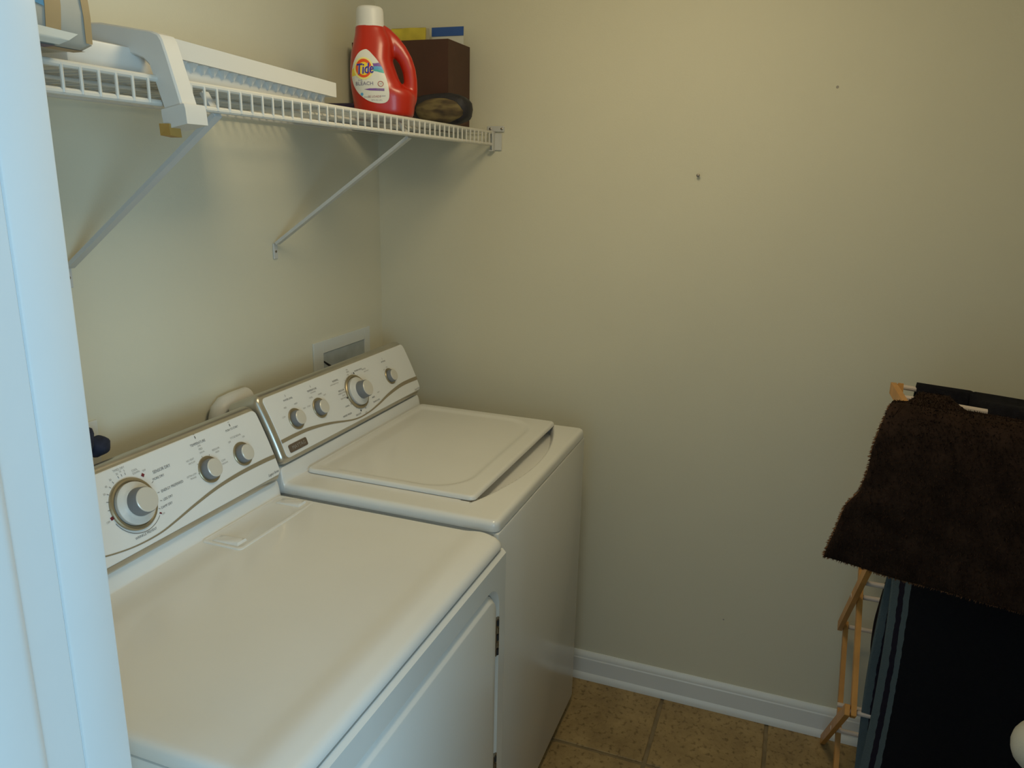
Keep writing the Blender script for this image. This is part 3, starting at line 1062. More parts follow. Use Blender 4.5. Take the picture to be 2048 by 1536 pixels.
lab_o = smooth_poly([(380, 488), (322, 520), (272, 600), (246, 690), (242, 765), (262, 850), (310, 930), (390, 995), (480, 1024), (560, 1022), (602, 990), (613, 930), (605, 855), (585, 770), (550, 680), (505, 600), (450, 533), (412, 496)])
lab = patch(lab_o, 0.0006, (430, 780), 9).build('label', 'label', body, 60)
tag(lab, 'white drop-shaped front label')


def clip_lab(poly):
    """pull points that fall outside the label back onto its outline"""
    out = []
    n = len(lab_o)
    for (x, y) in poly:
        inside = False
        j = n - 1
        for i in range(n):
            if (lab_o[i][1] > y) != (lab_o[j][1] > y) and x < (lab_o[j][0] - lab_o[i][0]) * (y - lab_o[i][1]) / (lab_o[j][1] - lab_o[i][1]) + lab_o[i][0]:
                inside = not inside
            j = i
        if not inside:
            q = min(lab_o, key=lambda p: abs(p[1] - y) + 0.3 * abs(p[0] - x))
            x, y = q[0], y
        out.append((x, y))
    return out


patch(clip_lab([(445, 628), (480, 626), (525, 618), (540, 640), (545, 655), (500, 656), (450, 660)]), 0.0009).build('band', 'purple', lab, 0)
patch(clip_lab([(450, 660), (500, 652), (552, 655), (560, 690), (510, 690), (450, 690)]), 0.0009).build('band', 'sky', lab, 0)
patch(clip_lab([(450, 690), (510, 686), (560, 688), (575, 722), (530, 716), (450, 700)]), 0.0009).build('band', 'teal', lab, 0)
patch(clip_lab([(244, 690), (275, 665), (290, 700), (292, 748), (262, 756), (243, 756)]), 0.0009).build('band', 'yellow', lab, 0)
patch(circ(366, 680, 98, 112), 0.0012).build('logo', 'paleyellow', lab, 0)
patch(circ(366, 678, 79, 94), 0.0015).build('logo', 'redorange', lab, 0)
patch(circ(368, 682, 54, 66), 0.0018).build('logo', 'yellow', lab, 0)
btext('Tide', 366, 686, 148, 0.3, 0.64, 0.12, 0.0021).build('logo_outline', 'label', lab, 0)
btext('Tide', 370, 686, 150, 0.3, 0.64, 0.12, 0.0024).build('logo_lettering', 'blue', lab, 0)
btext('Tide', 375, 688, 150, 0.3, 0.64, 0.12, 0.0026).build('logo_lettering', 'blue', lab, 0)
btext('BLEACH', 370, 832, 52, 0, 0.95, 0.03, 0.0012).build('lettering', 'textgrey', lab, 0)
btext('PLUS', 330, 800, 20, 0, 0.95, 0.03, 0.0012).build('lettering', 'textgrey', lab, 0)
rg = MB()
for k in range(24):
    a0, a1 = 2 * PI * k / 24, 2 * PI * (k + 1) / 24
    rg.add([on_front(530 + r * math.cos(a), 830 + r * math.sin(a), 0.0012) for r, a in ((22, a0), (29, a0), (29, a1), (22, a1))], [(0, 1, 2, 3)])
rg.build('round_mark', 'textred', lab, 0)
btext('HE', 531, 831, 20, 0, 0.9, 0, 0.0012).build('lettering', 'printlite', lab, 0)
patch([(365, 890), (420, 879), (480, 876), (565, 876), (565, 900), (480, 900), (420, 899)], 0.0012).build('bar', 'purple', lab, 0)
btext('ORIGINAL', 525, 888, 17, 0, 0.95, 0, 0.0015).build('lettering', 'printlite', lab, 0)
patch(circ(343, 938, 14, 16, 14), 0.0012).build('drop_mark', 'sky', lab, 0)
btext('32 LOADS', 467, 960, 30, 0, 0.95, 0.02, 0.0012).build('lettering', 'textred', lab, 0)
btext('64 LOADS', 395, 966, 16, 0, 0.9, 0.02, 0.0012).build('lettering', 'textgrey', lab, 0)
btext('CLEANS', 550, 952, 16, 0, 0.9, 0.02, 0.0012).build('lettering', 'textgrey', lab, 0)
btext('50 FL OZ 1.47 L', 490, 995, 18, 0, 0.9, 0.02, 0.0012).build('lettering', 'textgrey', lab, 0)
capc = BL(420, 250)
up = Vector((0, 0, 1))
cp = MB().lathe([(0.0335, 0), (0.0335, 0.003), (0.0318, 0.004), (0.0305, 0.036), (0.0295, 0.041), (0.026, 0.0445), (0.015, 0.0455)], capc, up, 40)
cap = cp.build('cap', 'whiteplastic', bottle, 40)

# ------------------------------------------------------------------ brown box with papers, bag, cloth
xb0, xb1, yb0, yb1, zb0, zb1 = -0.185, -0.040, -0.326, -0.030, SZ + 0.0022, 1.968
bxm = MB()
t = 0.003
bxm.rbox(xb0, xb0 + t, yb0, yb1, zb0, zb1)
bxm.rbox(xb1 - t, xb1, yb0, yb1, zb0, zb1)
bxm.rbox(xb0 + t, xb1 - t, yb0, yb0 + t, zb0, zb1)
bxm.rbox(xb0 + t, xb1 - t, yb1 - t, yb1, zb0, zb1)
bxm.rbox(xb0 + t, xb1 - t, yb0 + t, yb1 - t, zb0, zb0 + t)
tag(bxm.build('storage_box', 'boxbrown'), 'dark brown open box behind the orange bottle', 'box')


def card(name, mname, p0, wdir, hdir, w, h, th, wave=0.0):
    mb = MB()
    n = Vector(wdir).cross(Vector(hdir)).normalized()
    fn = lambda u, v, s: Vector(p0) + Vector(wdir) * (u * w) + Vector(hdir) * (v * h) + n * (s * th / 2 + wave * math.sin(u * 9 + v * 3) * v)
    rings = []
    us = lin(0, 1, 10)
    vs = lin(0, 1, 5)
    mb.grid(lambda u, v: fn(u, v, 1), us, vs)
    mb.grid(lambda u, v: fn(u, v, -1), us, vs, True)
    for a, b_ in (((0, 0), (1, 0)), ((1, 0), (1, 1)), ((1, 1), (0, 1)), ((0, 1), (0, 0))):
        mb.add([fn(a[0], a[1], 1), fn(b_[0], b_[1], 1), fn(b_[0], b_[1], -1), fn(a[0], a[1], -1)], [(0, 1, 2, 3)])
    return mb


pk = card('paper_packet', 'whitecard', (-0.062, -0.215, zb0 + 0.0035), (0, -1, 0), (0.03, 0, 1), 0.098, 0.272, 0.003)
pk = pk.build('paper_packet', 'whitecard', None, 0)
tag(pk, 'white packet with a blue top strip standing in the brown box', 'packet')
zz = zb0 + 0.0035
card('strip', 'bluecard', (-0.062 + 0.03 * 0.25 - 0.0022, -0.2148, zz + 0.2495), (0, -1, 0), (0.03, 0, 1), 0.0984, 0.0235, 0.003).build('top_strip', 'bluecard', pk, 0)
yb = card('plastic_bag', 'yellowbag', (-0.085, -0.055, zb0 + 0.0035), (0.02, -1, 0), (0.02, 0, 1), 0.158, 0.268, 0.012, 0.004)
yb = yb.build('plastic_bag', 'clearbag', None, 60)
tag(yb, 'crumpled yellow and clear plastic bag poking out of the brown box', 'bag')
card('f', 'yellowbag', (-0.092, -0.105, zb0 + 0.235), (0.02, -1, 0), (0.02, 0, 1), 0.106, 0.037, 0.004, 0.003).build('yellow_fold', 'yellowbag', yb, 60)

# black nylon bag with camouflage cloth, in front of the box
bag = empty('nylon_bag', (-0.10, -0.36, SZ + 0.002), 'black nylon bag of camouflage cloth at the right end of the shelf', 'bag')


def blob(mb, c, a, b_, h, e=2.4, n=28, m=12, wob=0.0, ph=0.0, tilt=0.0):
    rings = []
    for i in range(m + 1):
        t = -PI / 2 + PI * i / m
        cz = math.copysign(abs(math.sin(t)) ** (2 / e), math.sin(t))
        cr = max(0.02, abs(math.cos(t)) ** (2 / e))
        ring = []
        for k in range(n):
            q = 2 * PI * k / n
            u = math.copysign(abs(math.cos(q)) ** (2 / e), math.cos(q)) * cr
            w = math.copysign(abs(math.sin(q)) ** (2 / e), math.sin(q)) * cr
            d = 1 + wob * math.sin(3 * q + ph + 4 * t) + wob * 0.6 * math.sin(7 * q - 5 * t)
            ring.append((c[0] + a * u * d + tilt * cz, c[1] + b_ * w * d, c[2] + h * cz * (1 + wob * math.sin(2 * q + ph))))
        rings.append(ring)
    return mb.loft(rings)


mb = blob(MB(), (-0.232, -0.331, SZ + 0.0435), 0.040, 0.082, 0.040, 3.0, wob=0.03)
mb.build('sack', 'blackmesh', bag, 60)
mb = blob(MB(), (-0.256, -0.334, SZ + 0.038), 0.024, 0.066, 0.032, 2.6, wob=0.04, ph=1)
mb.build('camouflage_cloth', 'camo', bag, 60)
pc = blob(MB(), (-0.395, -0.165, SZ + 0.0225), 0.115, 0.125, 0.019, 3.0, wob=0.03, ph=2)
tag(pc.build('folded_cloth', 'purplecloth', None, 60), 'dark purple folded cloth lying behind the orange bottle', 'cloth')

# ------------------------------------------------------------------ white plastic tray with legs on the shelf
tray = empty('bed_tray', (-1.0, -0.25, SZ), 'white plastic bed tray lying on the shelf, one leg over its front edge', 'tray')
ts = MB()
ts.rbox(-1.395, -0.805, -0.346, -0.120, SZ + 0.0045, SZ + 0.040, 0.004, 2)
ts.build('tray_body', 'whiteplastic', tray)
rm = MB()
y0r, y1r = -0.362, -0.105
# front rail of the rim falls slightly to the right, as in the photograph
fr_ = [[(-1.235, y0r, 1.777), (-1.235, y0r + 0.014, 1.777), (-1.235, y0r + 0.014, 1.804), (-1.235, y0r, 1.804)], [(-0.789, y0r, 1.762), (-0.789, y0r + 0.014, 1.762), (-0.789, y0r + 0.014, 1.789), (-0.789, y0r, 1.789)]]
rm.loft(fr_)
rm.loft([[(-0.7895, y0r + 0.0145, 1.7625), (-0.803, y0r + 0.0145, 1.7625), (-0.803, y0r + 0.0145, 1.7885), (-0.7895, y0r + 0.0145, 1.7885)], [(-0.7895, y1r, 1.764), (-0.803, y1r, 1.764), (-0.803, y1r, 1.789), (-0.7895, y1r, 1.789)]])
rm.loft([[(-1.235, y1r, 1.777), (-1.235, y1r - 0.014, 1.777), (-1.235, y1r - 0.014, 1.804), (-1.235, y1r, 1.804)], [(-0.804, y1r, 1.762), (-0.804, y1r - 0.014, 1.762), (-0.804, y1r - 0.014, 1.789), (-0.804, y1r, 1.789)]])
rim = rm.build('rim', 'whiteplastic', tray, 25)
for k in range(17):
    x = -1.195 + k * 0.0232
    zt_ = 1.7765 - (x + 1.235) * 0.0336
    MB().loft([[(x - 0.0065, y0r + 0.006, zt_ + 0.001), (x + 0.0065, y0r + 0.006, zt_ + 0.001), (x, y0r + 0.012, zt_ - 0.0125)], [(x - 0.0065, y0r + 0.016, zt_ + 0.001), (x + 0.0065, y0r + 0.016, zt_ + 0.001), (x, y0r + 0.017, zt_ - 0.0125)]]).build('gusset', 'whiteplastic', rim, 0)
# bent leg frame: arm runs back from the corner, leg drops in front of the shelf
lx0, lx1 = -1.2905, -1.2580
inn = [(-0.13, 1.785), (-0.294, 1.782), (-0.352, 1.772), (-0.368, 1.766), (-0.378, 1.757), (-0.3845, 1.738), (-0.401, 1.689)]
out_ = [(-0.13, 1.822), (-0.295, 1.816), (-0.388, 1.801), (-0.399, 1.797), (-0.404, 1.790), (-0.410, 1.772), (-0.432, 1.700)]
lg = MB()
rings = []
for (yi, zi), (yo, zo) in zip(inn, out_):
    e = 0.0025
    d = Vector((0, yo - yi, zo - zi)).normalized()
    pi, po = Vector((0, yi, zi)), Vector((0, yo, zo))
    rings.append([Vector((lx0, 0, 0)) + pi + d * e, Vector((lx0 + e, 0, 0)) + pi, Vector((lx1 - e, 0, 0)) + pi, Vector((lx1, 0, 0)) + pi + d * e, Vector((lx1, 0, 0)) + po - d * e, Vector((lx1 - e, 0, 0)) + po, Vector((lx0 + e, 0, 0)) + po, Vector((lx0, 0, 0)) + po - d * e])
lg.loft(rings)
leg = lg.build('leg', 'whiteplastic', tray, 30)
fm = MB()
rings = []
for yc, zc, hw in ((-0.4175, 1.701, 0.0205), (-0.4185, 1.694, 0.0215), (-0.421, 1.674, 0.0205)):
    rings.append([(lx0 - 0.004, yc + hw, zc - 0.004), (lx1 + 0.005, yc + hw, zc - 0.004), (lx1 + 0.005, yc - hw, zc + 0.004), (lx0 - 0.004, yc - hw, zc + 0.004)])
fm.loft(rings)
ft = fm.build('foot', 'whiteplastic', leg, 25)
MB().loft([[(-1.298, -0.394, 1.678), (-1.277, -0.394, 1.678), (-1.277, -0.412, 1.678), (-1.298, -0.412, 1.678)], [(-1.296, -0.393, 1.662), (-1.276, -0.393, 1.660), (-1.276, -0.413, 1.660), (-1.298, -0.413, 1.662)]]).build('rubber_pad', 'tan', leg, 25)

# ------------------------------------------------------------------ grey pouch overhanging the left end of the shelf
pouch = empty('detergent_pouch', (-1.45, -0.38, SZ), 'grey and tan detergent pouch at the left end of the shelf', 'pouch')


def prism(mb, sec, y0, y1, r=0.0):
    return mb.loft([[(x, y0, z) for x, z in sec], [(x, y1, z) for x, z in sec]])


PROWS = ((1.7505, -1.575, -1.447, -0.438, -0.33), (1.757, -1.580, -1.4395, -0.446, -0.30), (1.79, -1.585, -1.441, -0.449, -0.27), (1.86, -1.585, -1.445, -0.445, -0.26), (1.93, -1.58, -1.452, -0.42, -0.28), (1.985, -1.57, -1.46, -0.36, -0.33))
pm = MB()
pm.loft([[(x, y, z) for x, y in rrect(xl, xr, yf, yk, 0.012, 4)] for z, xl, xr, yf, yk in PROWS])
pm.build('pouch_bag', 'pouchgrey', pouch, 50)


def pouch_print(name, mname, quad, d):
    """four (x, z) corners laid on the front of the pouch"""
    def fn(u, v):
        (ax, az), (bx_, bz), (cx_, cz), (dx, dz) = quad
        x = (ax * (1 - u) + bx_ * u) * (1 - v) + (dx * (1 - u) + cx_ * u) * v
        z = (az * (1 - u) + bz * u) * (1 - v) + (dz * (1 - u) + cz * u) * v
        for r0, r1 in zip(PROWS, PROWS[1:]):
            if z <= r1[0]:
                f = max(0, (z - r0[0]) / (r1[0] - r0[0]))
                return (x, r0[3] + (r1[3] - r0[3]) * f - d, z)
        return (x, PROWS[-1][3] - d, z)
    MB().grid(fn, lin(0, 1, 6), lin(0, 1, 10)).build(name, mname, pouch, 40)


pouch_print('printed_panel', 'pouchblue', [(-1.575, 1.800), (-1.5085, 1.788), (-1.508, 1.90), (-1.575, 1.90)], 0.0015)
pouch_print('printed_panel', 'pouchtan', [(-1.5085, 1.765), (-1.489, 1.765), (-1.481, 1.90), (-1.506, 1.90)], 0.002)
pouch_print('side_fold', 'pouchtan', [(-1.4555, 1.7575), (-1.4465, 1.7575), (-1.453, 1.90), (-1.467, 1.90)], 0.0018)
pouch_print('white_flap', 'whitecard', [(-1.575, 1.7515), (-1.488, 1.7515), (-1.467, 1.7655), (-1.575, 1.769)], 0.0026)
MB().grid(lambda u, v: (-1.575 + 0.085 * u, -0.440 + 0.02 * v, 1.7497 - 0.0003 * v), lin(0, 1, 3), lin(0, 1, 3)).build('bottom_print', 'pouchplum', pouch, 40)
MB().grid(lambda u, v: (-1.490 + 0.043 * u, -0.436 + 0.02 * v, 1.7497 - 0.0003 * v), lin(0, 1, 3), lin(0, 1, 3)).build('bottom_fold', 'pouchtan', pouch, 40)

# ------------------------------------------------------------------ fittings on the wall behind the machines
ob = empty('washer_outlet_box', (-0.25, 0, 1.05), 'white recessed water outlet box in the wall above the washer', 'outlet box')
X0o, X1o, Z0o, Z1o = -0.395, -0.088, 0.93, 1.146
fo = MB()
ix0, ix1, iz0, iz1 = -0.3485, -0.121, 0.965, 1.109
for a in ((X0o, ix0, Z0o, Z1o), (ix1, X1o, Z0o, Z1o), (ix0, ix1, iz1, Z1o), (ix0, ix1, Z0o, iz0)):
    fo.rbox(a[0], a[1], -0.0055, -0.0003, a[2], a[3], 0.0008, 1)
fo.build('frame', 'plate', ob)
MB().rbox(ix0 + 0.001, ix1 - 0.001, -0.0028, -0.0004, iz0 + 0.001, iz1 - 0.001).build('recess_back', 'galv', ob)
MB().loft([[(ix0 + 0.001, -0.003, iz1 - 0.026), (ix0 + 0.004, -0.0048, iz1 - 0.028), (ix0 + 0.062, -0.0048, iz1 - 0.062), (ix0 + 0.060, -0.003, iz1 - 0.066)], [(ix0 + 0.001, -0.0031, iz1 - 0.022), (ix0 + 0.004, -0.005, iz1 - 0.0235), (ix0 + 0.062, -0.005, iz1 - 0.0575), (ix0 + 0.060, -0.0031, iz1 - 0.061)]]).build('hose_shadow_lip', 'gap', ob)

pl = MB().rbox(-1.2, -1.128, -0.0055, -0.0002, 1.02, 1.135, 0.002, 2)
wp = pl.build('outlet_plate', 'plate')
tag(wp, 'white wall plate half hidden behind the dryer console', 'outlet')
hose = MB()
pts = []
for i in range(13):
    a = PI / 2 * i / 12
    pts.append((-0.852, -0.048 - 0.0 * a, 1.05 + 0.0 * i))
cpts = [(-0.822, -0.030, 0.40), (-0.822, -0.030, 0.95), (-0.820, -0.030, 1.050), (-0.813, -0.030, 1.068), (-0.798, -0.030, 1.077), (-0.770, -0.030, 1.079), (-0.72, -0.030, 1.079)]
hose.tube(cpts, 0.024, 20)
tag(hose.build('vent_hose', 'whiteplastic', None, 50), 'white vent hose rising behind the gap between the machines', 'hose')
sock = MB()
blob(sock, (-1.278, -0.096, 1.140), 0.060, 0.024, 0.036, 2.2, wob=0.05)
blob(sock, (-1.210, -0.094, 1.119), 0.022, 0.020, 0.019, 2.2, wob=0.06, ph=1)
tag(sock.build('sock', 'navycloth', None, 60), 'dark navy sock lying along the top of the dryer console', 'sock')

wbk = bpy.data.objects['wall_back']
for y, z, r in ((-1.3097, 1.8508, 0.0035), (-1.1726, 0.3161, 0.0025)):
    MB().lathe([(r, 0), (r * 0.8, 0.0006), (r * 0.3, 0.0003)], (-0.0001, y, z), (-1, 0, 0), 10).build('scuff', 'printlite', wbk)
nl = MB().lathe([(0.0016, 0.0), (0.0016, 0.010), (0.0045, 0.0102), (0.0045, 0.0120), (0.003, 0.0128)], (-0.0002, -0.9869, 1.6295), (-1, 0, 0.12), 14)
tag(nl.build('nail', 'nail'), 'small steel nail in the bare wall', 'nail')

# ------------------------------------------------------------------ drying rack
rack = empty('drying_rack', (-0.25, -1.85, 0), 'folding wooden drying rack with pale dowels against the bare wall', 'drying rack')
F1, F2, J1, J2, U1, U2 = (-0.034, 0.004), (-0.415, 0.004), (-0.45, 0.410), (-0.052, 0.405), (-0.055, 0.800), (-0.475, 0.815)
AP, BE, BF = (-0.285, 1.163), (-0.60, 1.183), (-0.26, 1.18)


def frame(y, sh, sgn):
    def seg(name, a, b_, dy, ext0=0.012, ext1=0.012, w=0.026, t=0.012, sha=0.0, shb=0.0):
        A = Vector((a[0] + sha, y + dy * sgn, a[1]))
        B = Vector((b_[0] + shb, y + dy * sgn, b_[1]))
        d = (B - A).normalized()
        return MB().bar(A - d * ext0, B + d * ext1, w, t, Vector((0, 0, 1)) if abs(d.z) < 0.8 else Vector((1, 0, 0))).build(name, 'wood', rack, 20)
    seg('leg', F1, J1, 0.007, 0.0)
    seg('leg', F2, J2, -0.007, 0.0)
    seg('side_slat', J1, U1, -0.007)
    seg('side_slat', J2, U2, 0.007)
    seg('side_slat', U2, AP, -0.018, shb=sh)
    seg('side_slat', U1, (AP[0] + 0.012, AP[1] - 0.03), -0.026, shb=sh)
    seg('top_arm', AP, BE, -0.005, sha=sh, shb=sh)
    for (x, z) in (((F1[0] + J1[0]) / 2 - 0.005, 0.207), ((J1[0] + U1[0]) / 2, 0.607)):
        MB().lathe([(0.006, -0.014), (0.006, 0.014)], (x, y, z), (0, 1, 0), 12).build('pivot_pin', 'rod', rack)


YA, YB = -1.500, -2.20
SH = -0.17
frame(YA, 0.0, 1)
frame(YB, SH, -1)


def dowel(x, z, sh=0.0, dz=0.0, r=0.0062, start=0.012):
    MB().tube([(x, YA + start, z), (x + sh, YB - 0.012, z + dz)], r, 10).build('dowel', 'rod', rack)


for x, z in (J1, J2, U1, U2, (-0.25, 0.207), (-0.25, 0.607), (-0.36, 0.702), (-0.30, 0.318), (-0.345, 0.105)):
    dowel(x, z)
RODS = [(-0.222, 1.156), (-0.388, 1.170), (-0.495, 1.171), (-0.588, 1.181)]
for x, z in RODS:
    dowel(x, z, SH, -0.012, start=-0.012)


def rod_x(i, y):
    return RODS[i][0] + SH * (YA - y) / (YA - YB)


def rod_z(i, y):
    return RODS[i][1] - 0.012 * (YA - y) / (YA - YB)


def cloth(name, mname, path, ys, edge_y=None, th=0.008, wob=0.004, label=None, cat=None, uv=False, seed=1):
    """path(y) -> list of (x, z); the sheet follows it from y to y; edge_y(i, n, k) shifts the near edge"""
    rnd = random.Random(seed)
    ph = [rnd.uniform(0, 6.28) for _ in range(8)]
    ncol = len(ys)
    prof = [path(y) for y in ys]
    nrow = len(prof[0])
    V = []
    UVs = []
    for i, y in enumerate(ys):
        for k, (x, z) in enumerate(prof[i]):
            s_ = k / (nrow - 1)
            yy = y + (edge_y(s_) * (1 - i / (ncol - 1)) ** 2 if edge_y else 0)
            w = wob * (math.sin(9 * y + 5 * s_ + ph[0]) + 0.6 * math.sin(21 * y - 8 * s_ + ph[1]) + 0.5 * math.sin(37 * s_ + 13 * y + ph[2]))
            V.append((x + w, yy, z + w * 0.3))
            UVs.append((ys[0] - y, s_))
    me = bpy.data.meshes.new(name)
    F = []
    for i in range(ncol - 1):
        for k in range(nrow - 1):
            F.append((i * nrow + k, i * nrow + k + 1, (i + 1) * nrow + k + 1, (i + 1) * nrow + k))
    me.from_pydata(V, [], F)
    uvl = me.uv_layers.new(name='UVMap')
    for lp in me.loops:
        uvl.data[lp.index].uv = UVs[lp.vertex_index]
    me.materials.append(MAT[mname])
    me.shade_smooth()
    o = bpy.data.objects.new(name, me)
    COL.objects.link(o)
    sd_ = o.modifiers.new('thickness', 'SOLIDIFY')
    sd_.thickness = th
    sd_.offset = 0
    tag(o, label, cat)
    return o, V, nrow, ncol


def resample(pts, n):
    L = [0]
    for a, b_ in zip(pts, pts[1:]):
        L.append(L[-1] + math.hypot(b_[0] - a[0], b_[1] - a[1]))
    out = []
    for i in range(n + 1):
        s_ = L[-1] * i / n
        k = max(j for j in range(len(L)) if L[j] <= s_ + 1e-9)
        k = min(k, len(pts) - 2)
        f = (s_ - L[k]) / max(1e-9, L[k + 1] - L[k])
        out.append((pts[k][0] + (pts[k + 1][0] - pts[k][0]) * f, pts[k][1] + (pts[k + 1][1] - pts[k][1]) * f))
    return out


# black towel over the far top dowel; further along it is thrown over the next dowel too
def top_towel(y):
    xa, za = rod_x(0, y), rod_z(0, y)
    x1, z1 = rod_x(1, y), rod_z(1, y)
    f = smoothstep(-1.665, -1.675, y)
    # far side, over the dowel, then along to the second dowel
    base = [(xa + 0.030, za - 0.25), (xa + 0.018, za - 0.05), (xa + 0.010, za + 0.006), (xa, za + 0.013), (xa - 0.012, za + 0.008)]
    short = base + [(xa - 0.022, za - 0.03), (xa - 0.03, za - 0.10), (xa - 0.034, za - 0.18), (xa - 0.036, za - 0.24), (xa - 0.037, za - 0.27), (xa - 0.038, za - 0.30)]
    long_ = base + [(x1 + 0.09, (za + z1) / 2 + 0.004), (x1 + 0.03, z1 + 0.010), (x1, z1 + 0.0135), (x1 - 0.014, z1 + 0.004), (x1 - 0.024, z1 - 0.06), (x1 - 0.028, z1 - 0.20)]
    a, b_ = resample(short, 40), resample(long_, 40)
    return [(p[0] + (q[0] - p[0]) * f, p[1] + (q[1] - p[1]) * f) for p, q in zip(a, b_)]


cloth('bath_towel', 'towel', top_towel, lin(-1.558, -1.66, 14) + lin(-1.664, -1.676, 6) + lin(-1.69, -2.17, 30), None, 0.012, 0.0012, 'black terry towel over the far top dowel of the drying rack', 'towel', seed=3)

# brown shag rug over the near dowels
RUG_L = [(0, .005), (.1, .018), (.2, .027), (.3, .040), (.4, .049), (.52, .052), (.63, .061), (.7, .082), (.79, .090), (.9, .100), (1.0, .109)]


def rug_edge(s_):
    for a, b_ in zip(RUG_L, RUG_L[1:]):
        if s_ <= b_[0]:
            f = (s_ - a[0]) / (b_[0] - a[0])
            return a[1] + (b_[1] - a[1]) * f
    return RUG_L[-1][1]


def rug_path(y):
    far = max(smoothstep(-1.600, -1.616, y), smoothstep(-1.548, -1.500, y))
    x1, z1 = rod_x(1, y), rod_z(1, y)
    x2, z2 = rod_x(2, y), rod_z(2, y)
    x3, z3 = rod_x(3, y), rod_z(3, y)
    st_a = [(x1 - 0.004, z1 + 0.0145), ((x1 + x2) / 2, z1 + 0.010)]
    st_b = [(x2 - 0.012, z2 + 0.0155), (x2 - 0.03, z2 + 0.015)]
    st = [(p[0] + (q[0] - p[0]) * far, p[1] + (q[1] - p[1]) * far) for p, q in zip(st_a, st_b)]
    bot = 0.870 - 0.012 * smoothstep(-1.48, -1.6, y)
    pts = st + [(x2 - 0.035, z2 + 0.0155), (x3 + 0.02, z3 + 0.0175), (x3, z3 + 0.0195), (x3 - 0.016, z3 + 0.012), (x3 - 0.026, z3 - 0.012), (x3 - 0.031, z3 - 0.06), (x3 - 0.033, z3 - 0.14), (x3 - 0.028, z3 - 0.24), (x3 - 0.022, bot)]
    return resample(pts, 46)


rug, RV, rn, rc = cloth('shag_rug', 'rug', rug_path, lin(-1.494, -1.59, 12) + lin(-1.598, -1.618, 7) + lin(-1.635, -2.14, 36), rug_edge, 0.014, 0.0022, 'dark brown shag rug draped over the near top dowels of the rack', 'rug', seed=5)
# pile: short tapered tufts all over the rug and a fringe of them along its edges
rnd = random.Random(11)
pile = MB()
fr_me = MB()


def tuft(mb, p, d, L, w):
    d = Vector(d).normalized()
    a = d.orthogonal().normalized()
    a.rotate(Matrix.Rotation(rnd.uniform(0, 6.28), 3, d))
    p = Vector(p)
    bend = Vector((rnd.uniform(-1, 1), rnd.uniform(-1, 1), -0.8)) * L * 0.35
    mb.add([p - a * w, p + a * w, p + d * L * 0.6 + bend * 0.4 + a * w * 0.7, p + d * L + bend], [(0, 1, 2), (0, 2, 3)])


for i in range(rc - 1):
    for k in range(rn - 1):
        a = Vector(RV[i * rn + k])
        b_ = Vector(RV[i * rn + k + 1])
        c = Vector(RV[(i + 1) * rn + k])
        n = (b_ - a).cross(c - a)
        ar = n.length
        if ar < 1e-9:
            continue
        n.normalize()
        if n.x > 0 and abs(n.x) > 0.5 or n.z < -0.3:
            n = -n
        for _ in range(max(1, int(ar / 1.6e-5))):
            u, v = rnd.random(), rnd.random()
            p = a + (b_ - a) * u + (c - a) * v
            tuft(pile, p + n * 0.006, n + Vector((rnd.uniform(-.5, .5), rnd.uniform(-.5, .5), rnd.uniform(-.5, .5))), rnd.uniform(0.004, 0.008), 0.0013)
po = pile.build('pile', 'rug', rug, 0, False)
po['kind'] = 'stuff'
for k in range(rn - 1):
    a, b_ = Vector(RV[k]), Vector(RV[k + 1])
    for _ in range(16):
        p = a + (b_ - a) * rnd.random()
        tuft(fr_me, p + Vector((rnd.uniform(-.006, .006), 0, 0)), (rnd.uniform(-.5, .5), 1.0, rnd.uniform(-.6, .3)), rnd.uniform(0.003, 0.0065), 0.0014)
for i in range(rc - 1):
    a, b_ = Vector(RV[i * rn + rn - 1]), Vector(RV[(i + 1) * rn + rn - 1])
    for _ in range(20):
        p = a + (b_ - a) * rnd.random()
        tuft(fr_me, p + Vector((rnd.uniform(-.006, .006), 0, 0)), (rnd.uniform(-.5, .5), rnd.uniform(-.3, .6), -1.0), rnd.uniform(0.003, 0.0065), 0.0014)
fo_ = fr_me.build('edge_fringe', 'rugedge', rug, 0, False)
fo_['kind'] = 'stuff'
tag(fo_, 'lighter brown fringe along the rug edges')


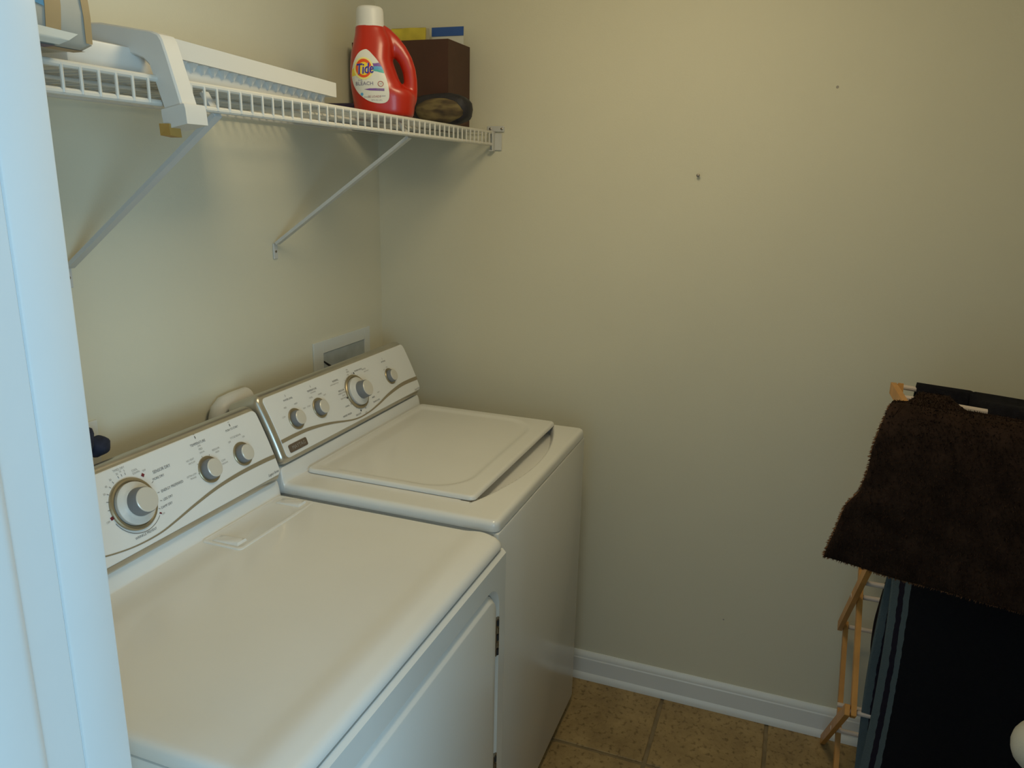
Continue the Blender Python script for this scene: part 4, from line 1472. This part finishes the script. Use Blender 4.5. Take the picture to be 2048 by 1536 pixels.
# black towel with teal bands over the middle dowel
def strip_path(y):
    x, z = U2
    w = 0.010 * math.sin(22 * (y + 1.53))
    pts = [(x + 0.030 + w, 0.24), (x + 0.026, 0.55), (x + 0.018, z - 0.05), (x + 0.012, z + 0.004), (x, z + 0.0125), (x - 0.012, z + 0.004), (x - 0.020, z - 0.05), (x - 0.028 + w * 0.4, 0.5), (x - 0.034 + w, 0.20)]
    return resample(pts, 60)


cloth('bath_towel', 'stripetowel', strip_path, lin(-1.531, -1.60, 18) + lin(-1.62, -2.12, 26), lambda s_: 0.008 * math.sin(s_ * 7), 0.009, 0.002, 'black towel with teal stripes along one edge on the middle dowel', 'towel', seed=8)


def mid_path(y):
    x, z = (-0.36, 0.702)
    pts = [(x + 0.03, 0.50), (x + 0.018, z - 0.05), (x + 0.010, z + 0.005), (x, z + 0.0125), (x - 0.012, z + 0.004), (x - 0.018, z - 0.06), (x - 0.022, 0.50)]
    return resample(pts, 30)


cloth('hand_towel', 'towelbrown', mid_path, lin(-1.540, -2.1, 30), lambda s_: 0.004 * math.sin(9 * s_), 0.010, 0.002, 'dark brown towel behind the teal striped towel, on the inner dowel', 'towel', seed=9)

# white cloth bag hanging at the lower right of the picture
wbag = empty('laundry_bag', (-0.70, -1.85, 0.60), 'pale cloth bag hanging in front of the black towel at the lower right', 'bag')
m_ = MB()
blob(m_, (-0.69, -1.828, 0.592), 0.055, 0.077, 0.062, 2.1, wob=0.01)
m_.build('bag', 'whitecloth', wbag, 60)
MB().tube([(-0.69, -1.84, 0.642), (-0.66, -1.875, 0.70), (-0.56, -1.88, 0.79), (-0.485, -1.88, 0.838), (-0.465, -1.88, 0.838)], [0.02, 0.008, 0.004, 0.004, 0.004], 10).build('cord', 'whitecloth', wbag, 60)

# ceiling lamp (above the picture)
cl = empty('ceiling_light', (-0.92, -0.94, H), 'round ceiling light in the middle of the laundry room', 'light')
MB().lathe([(0.17, 0), (0.17, 0.02), (0.15, 0.03)], (-0.92, -0.94, H - 0.001), (0, 0, -1), 40).build('lamp_base', 'whiteplastic', cl)
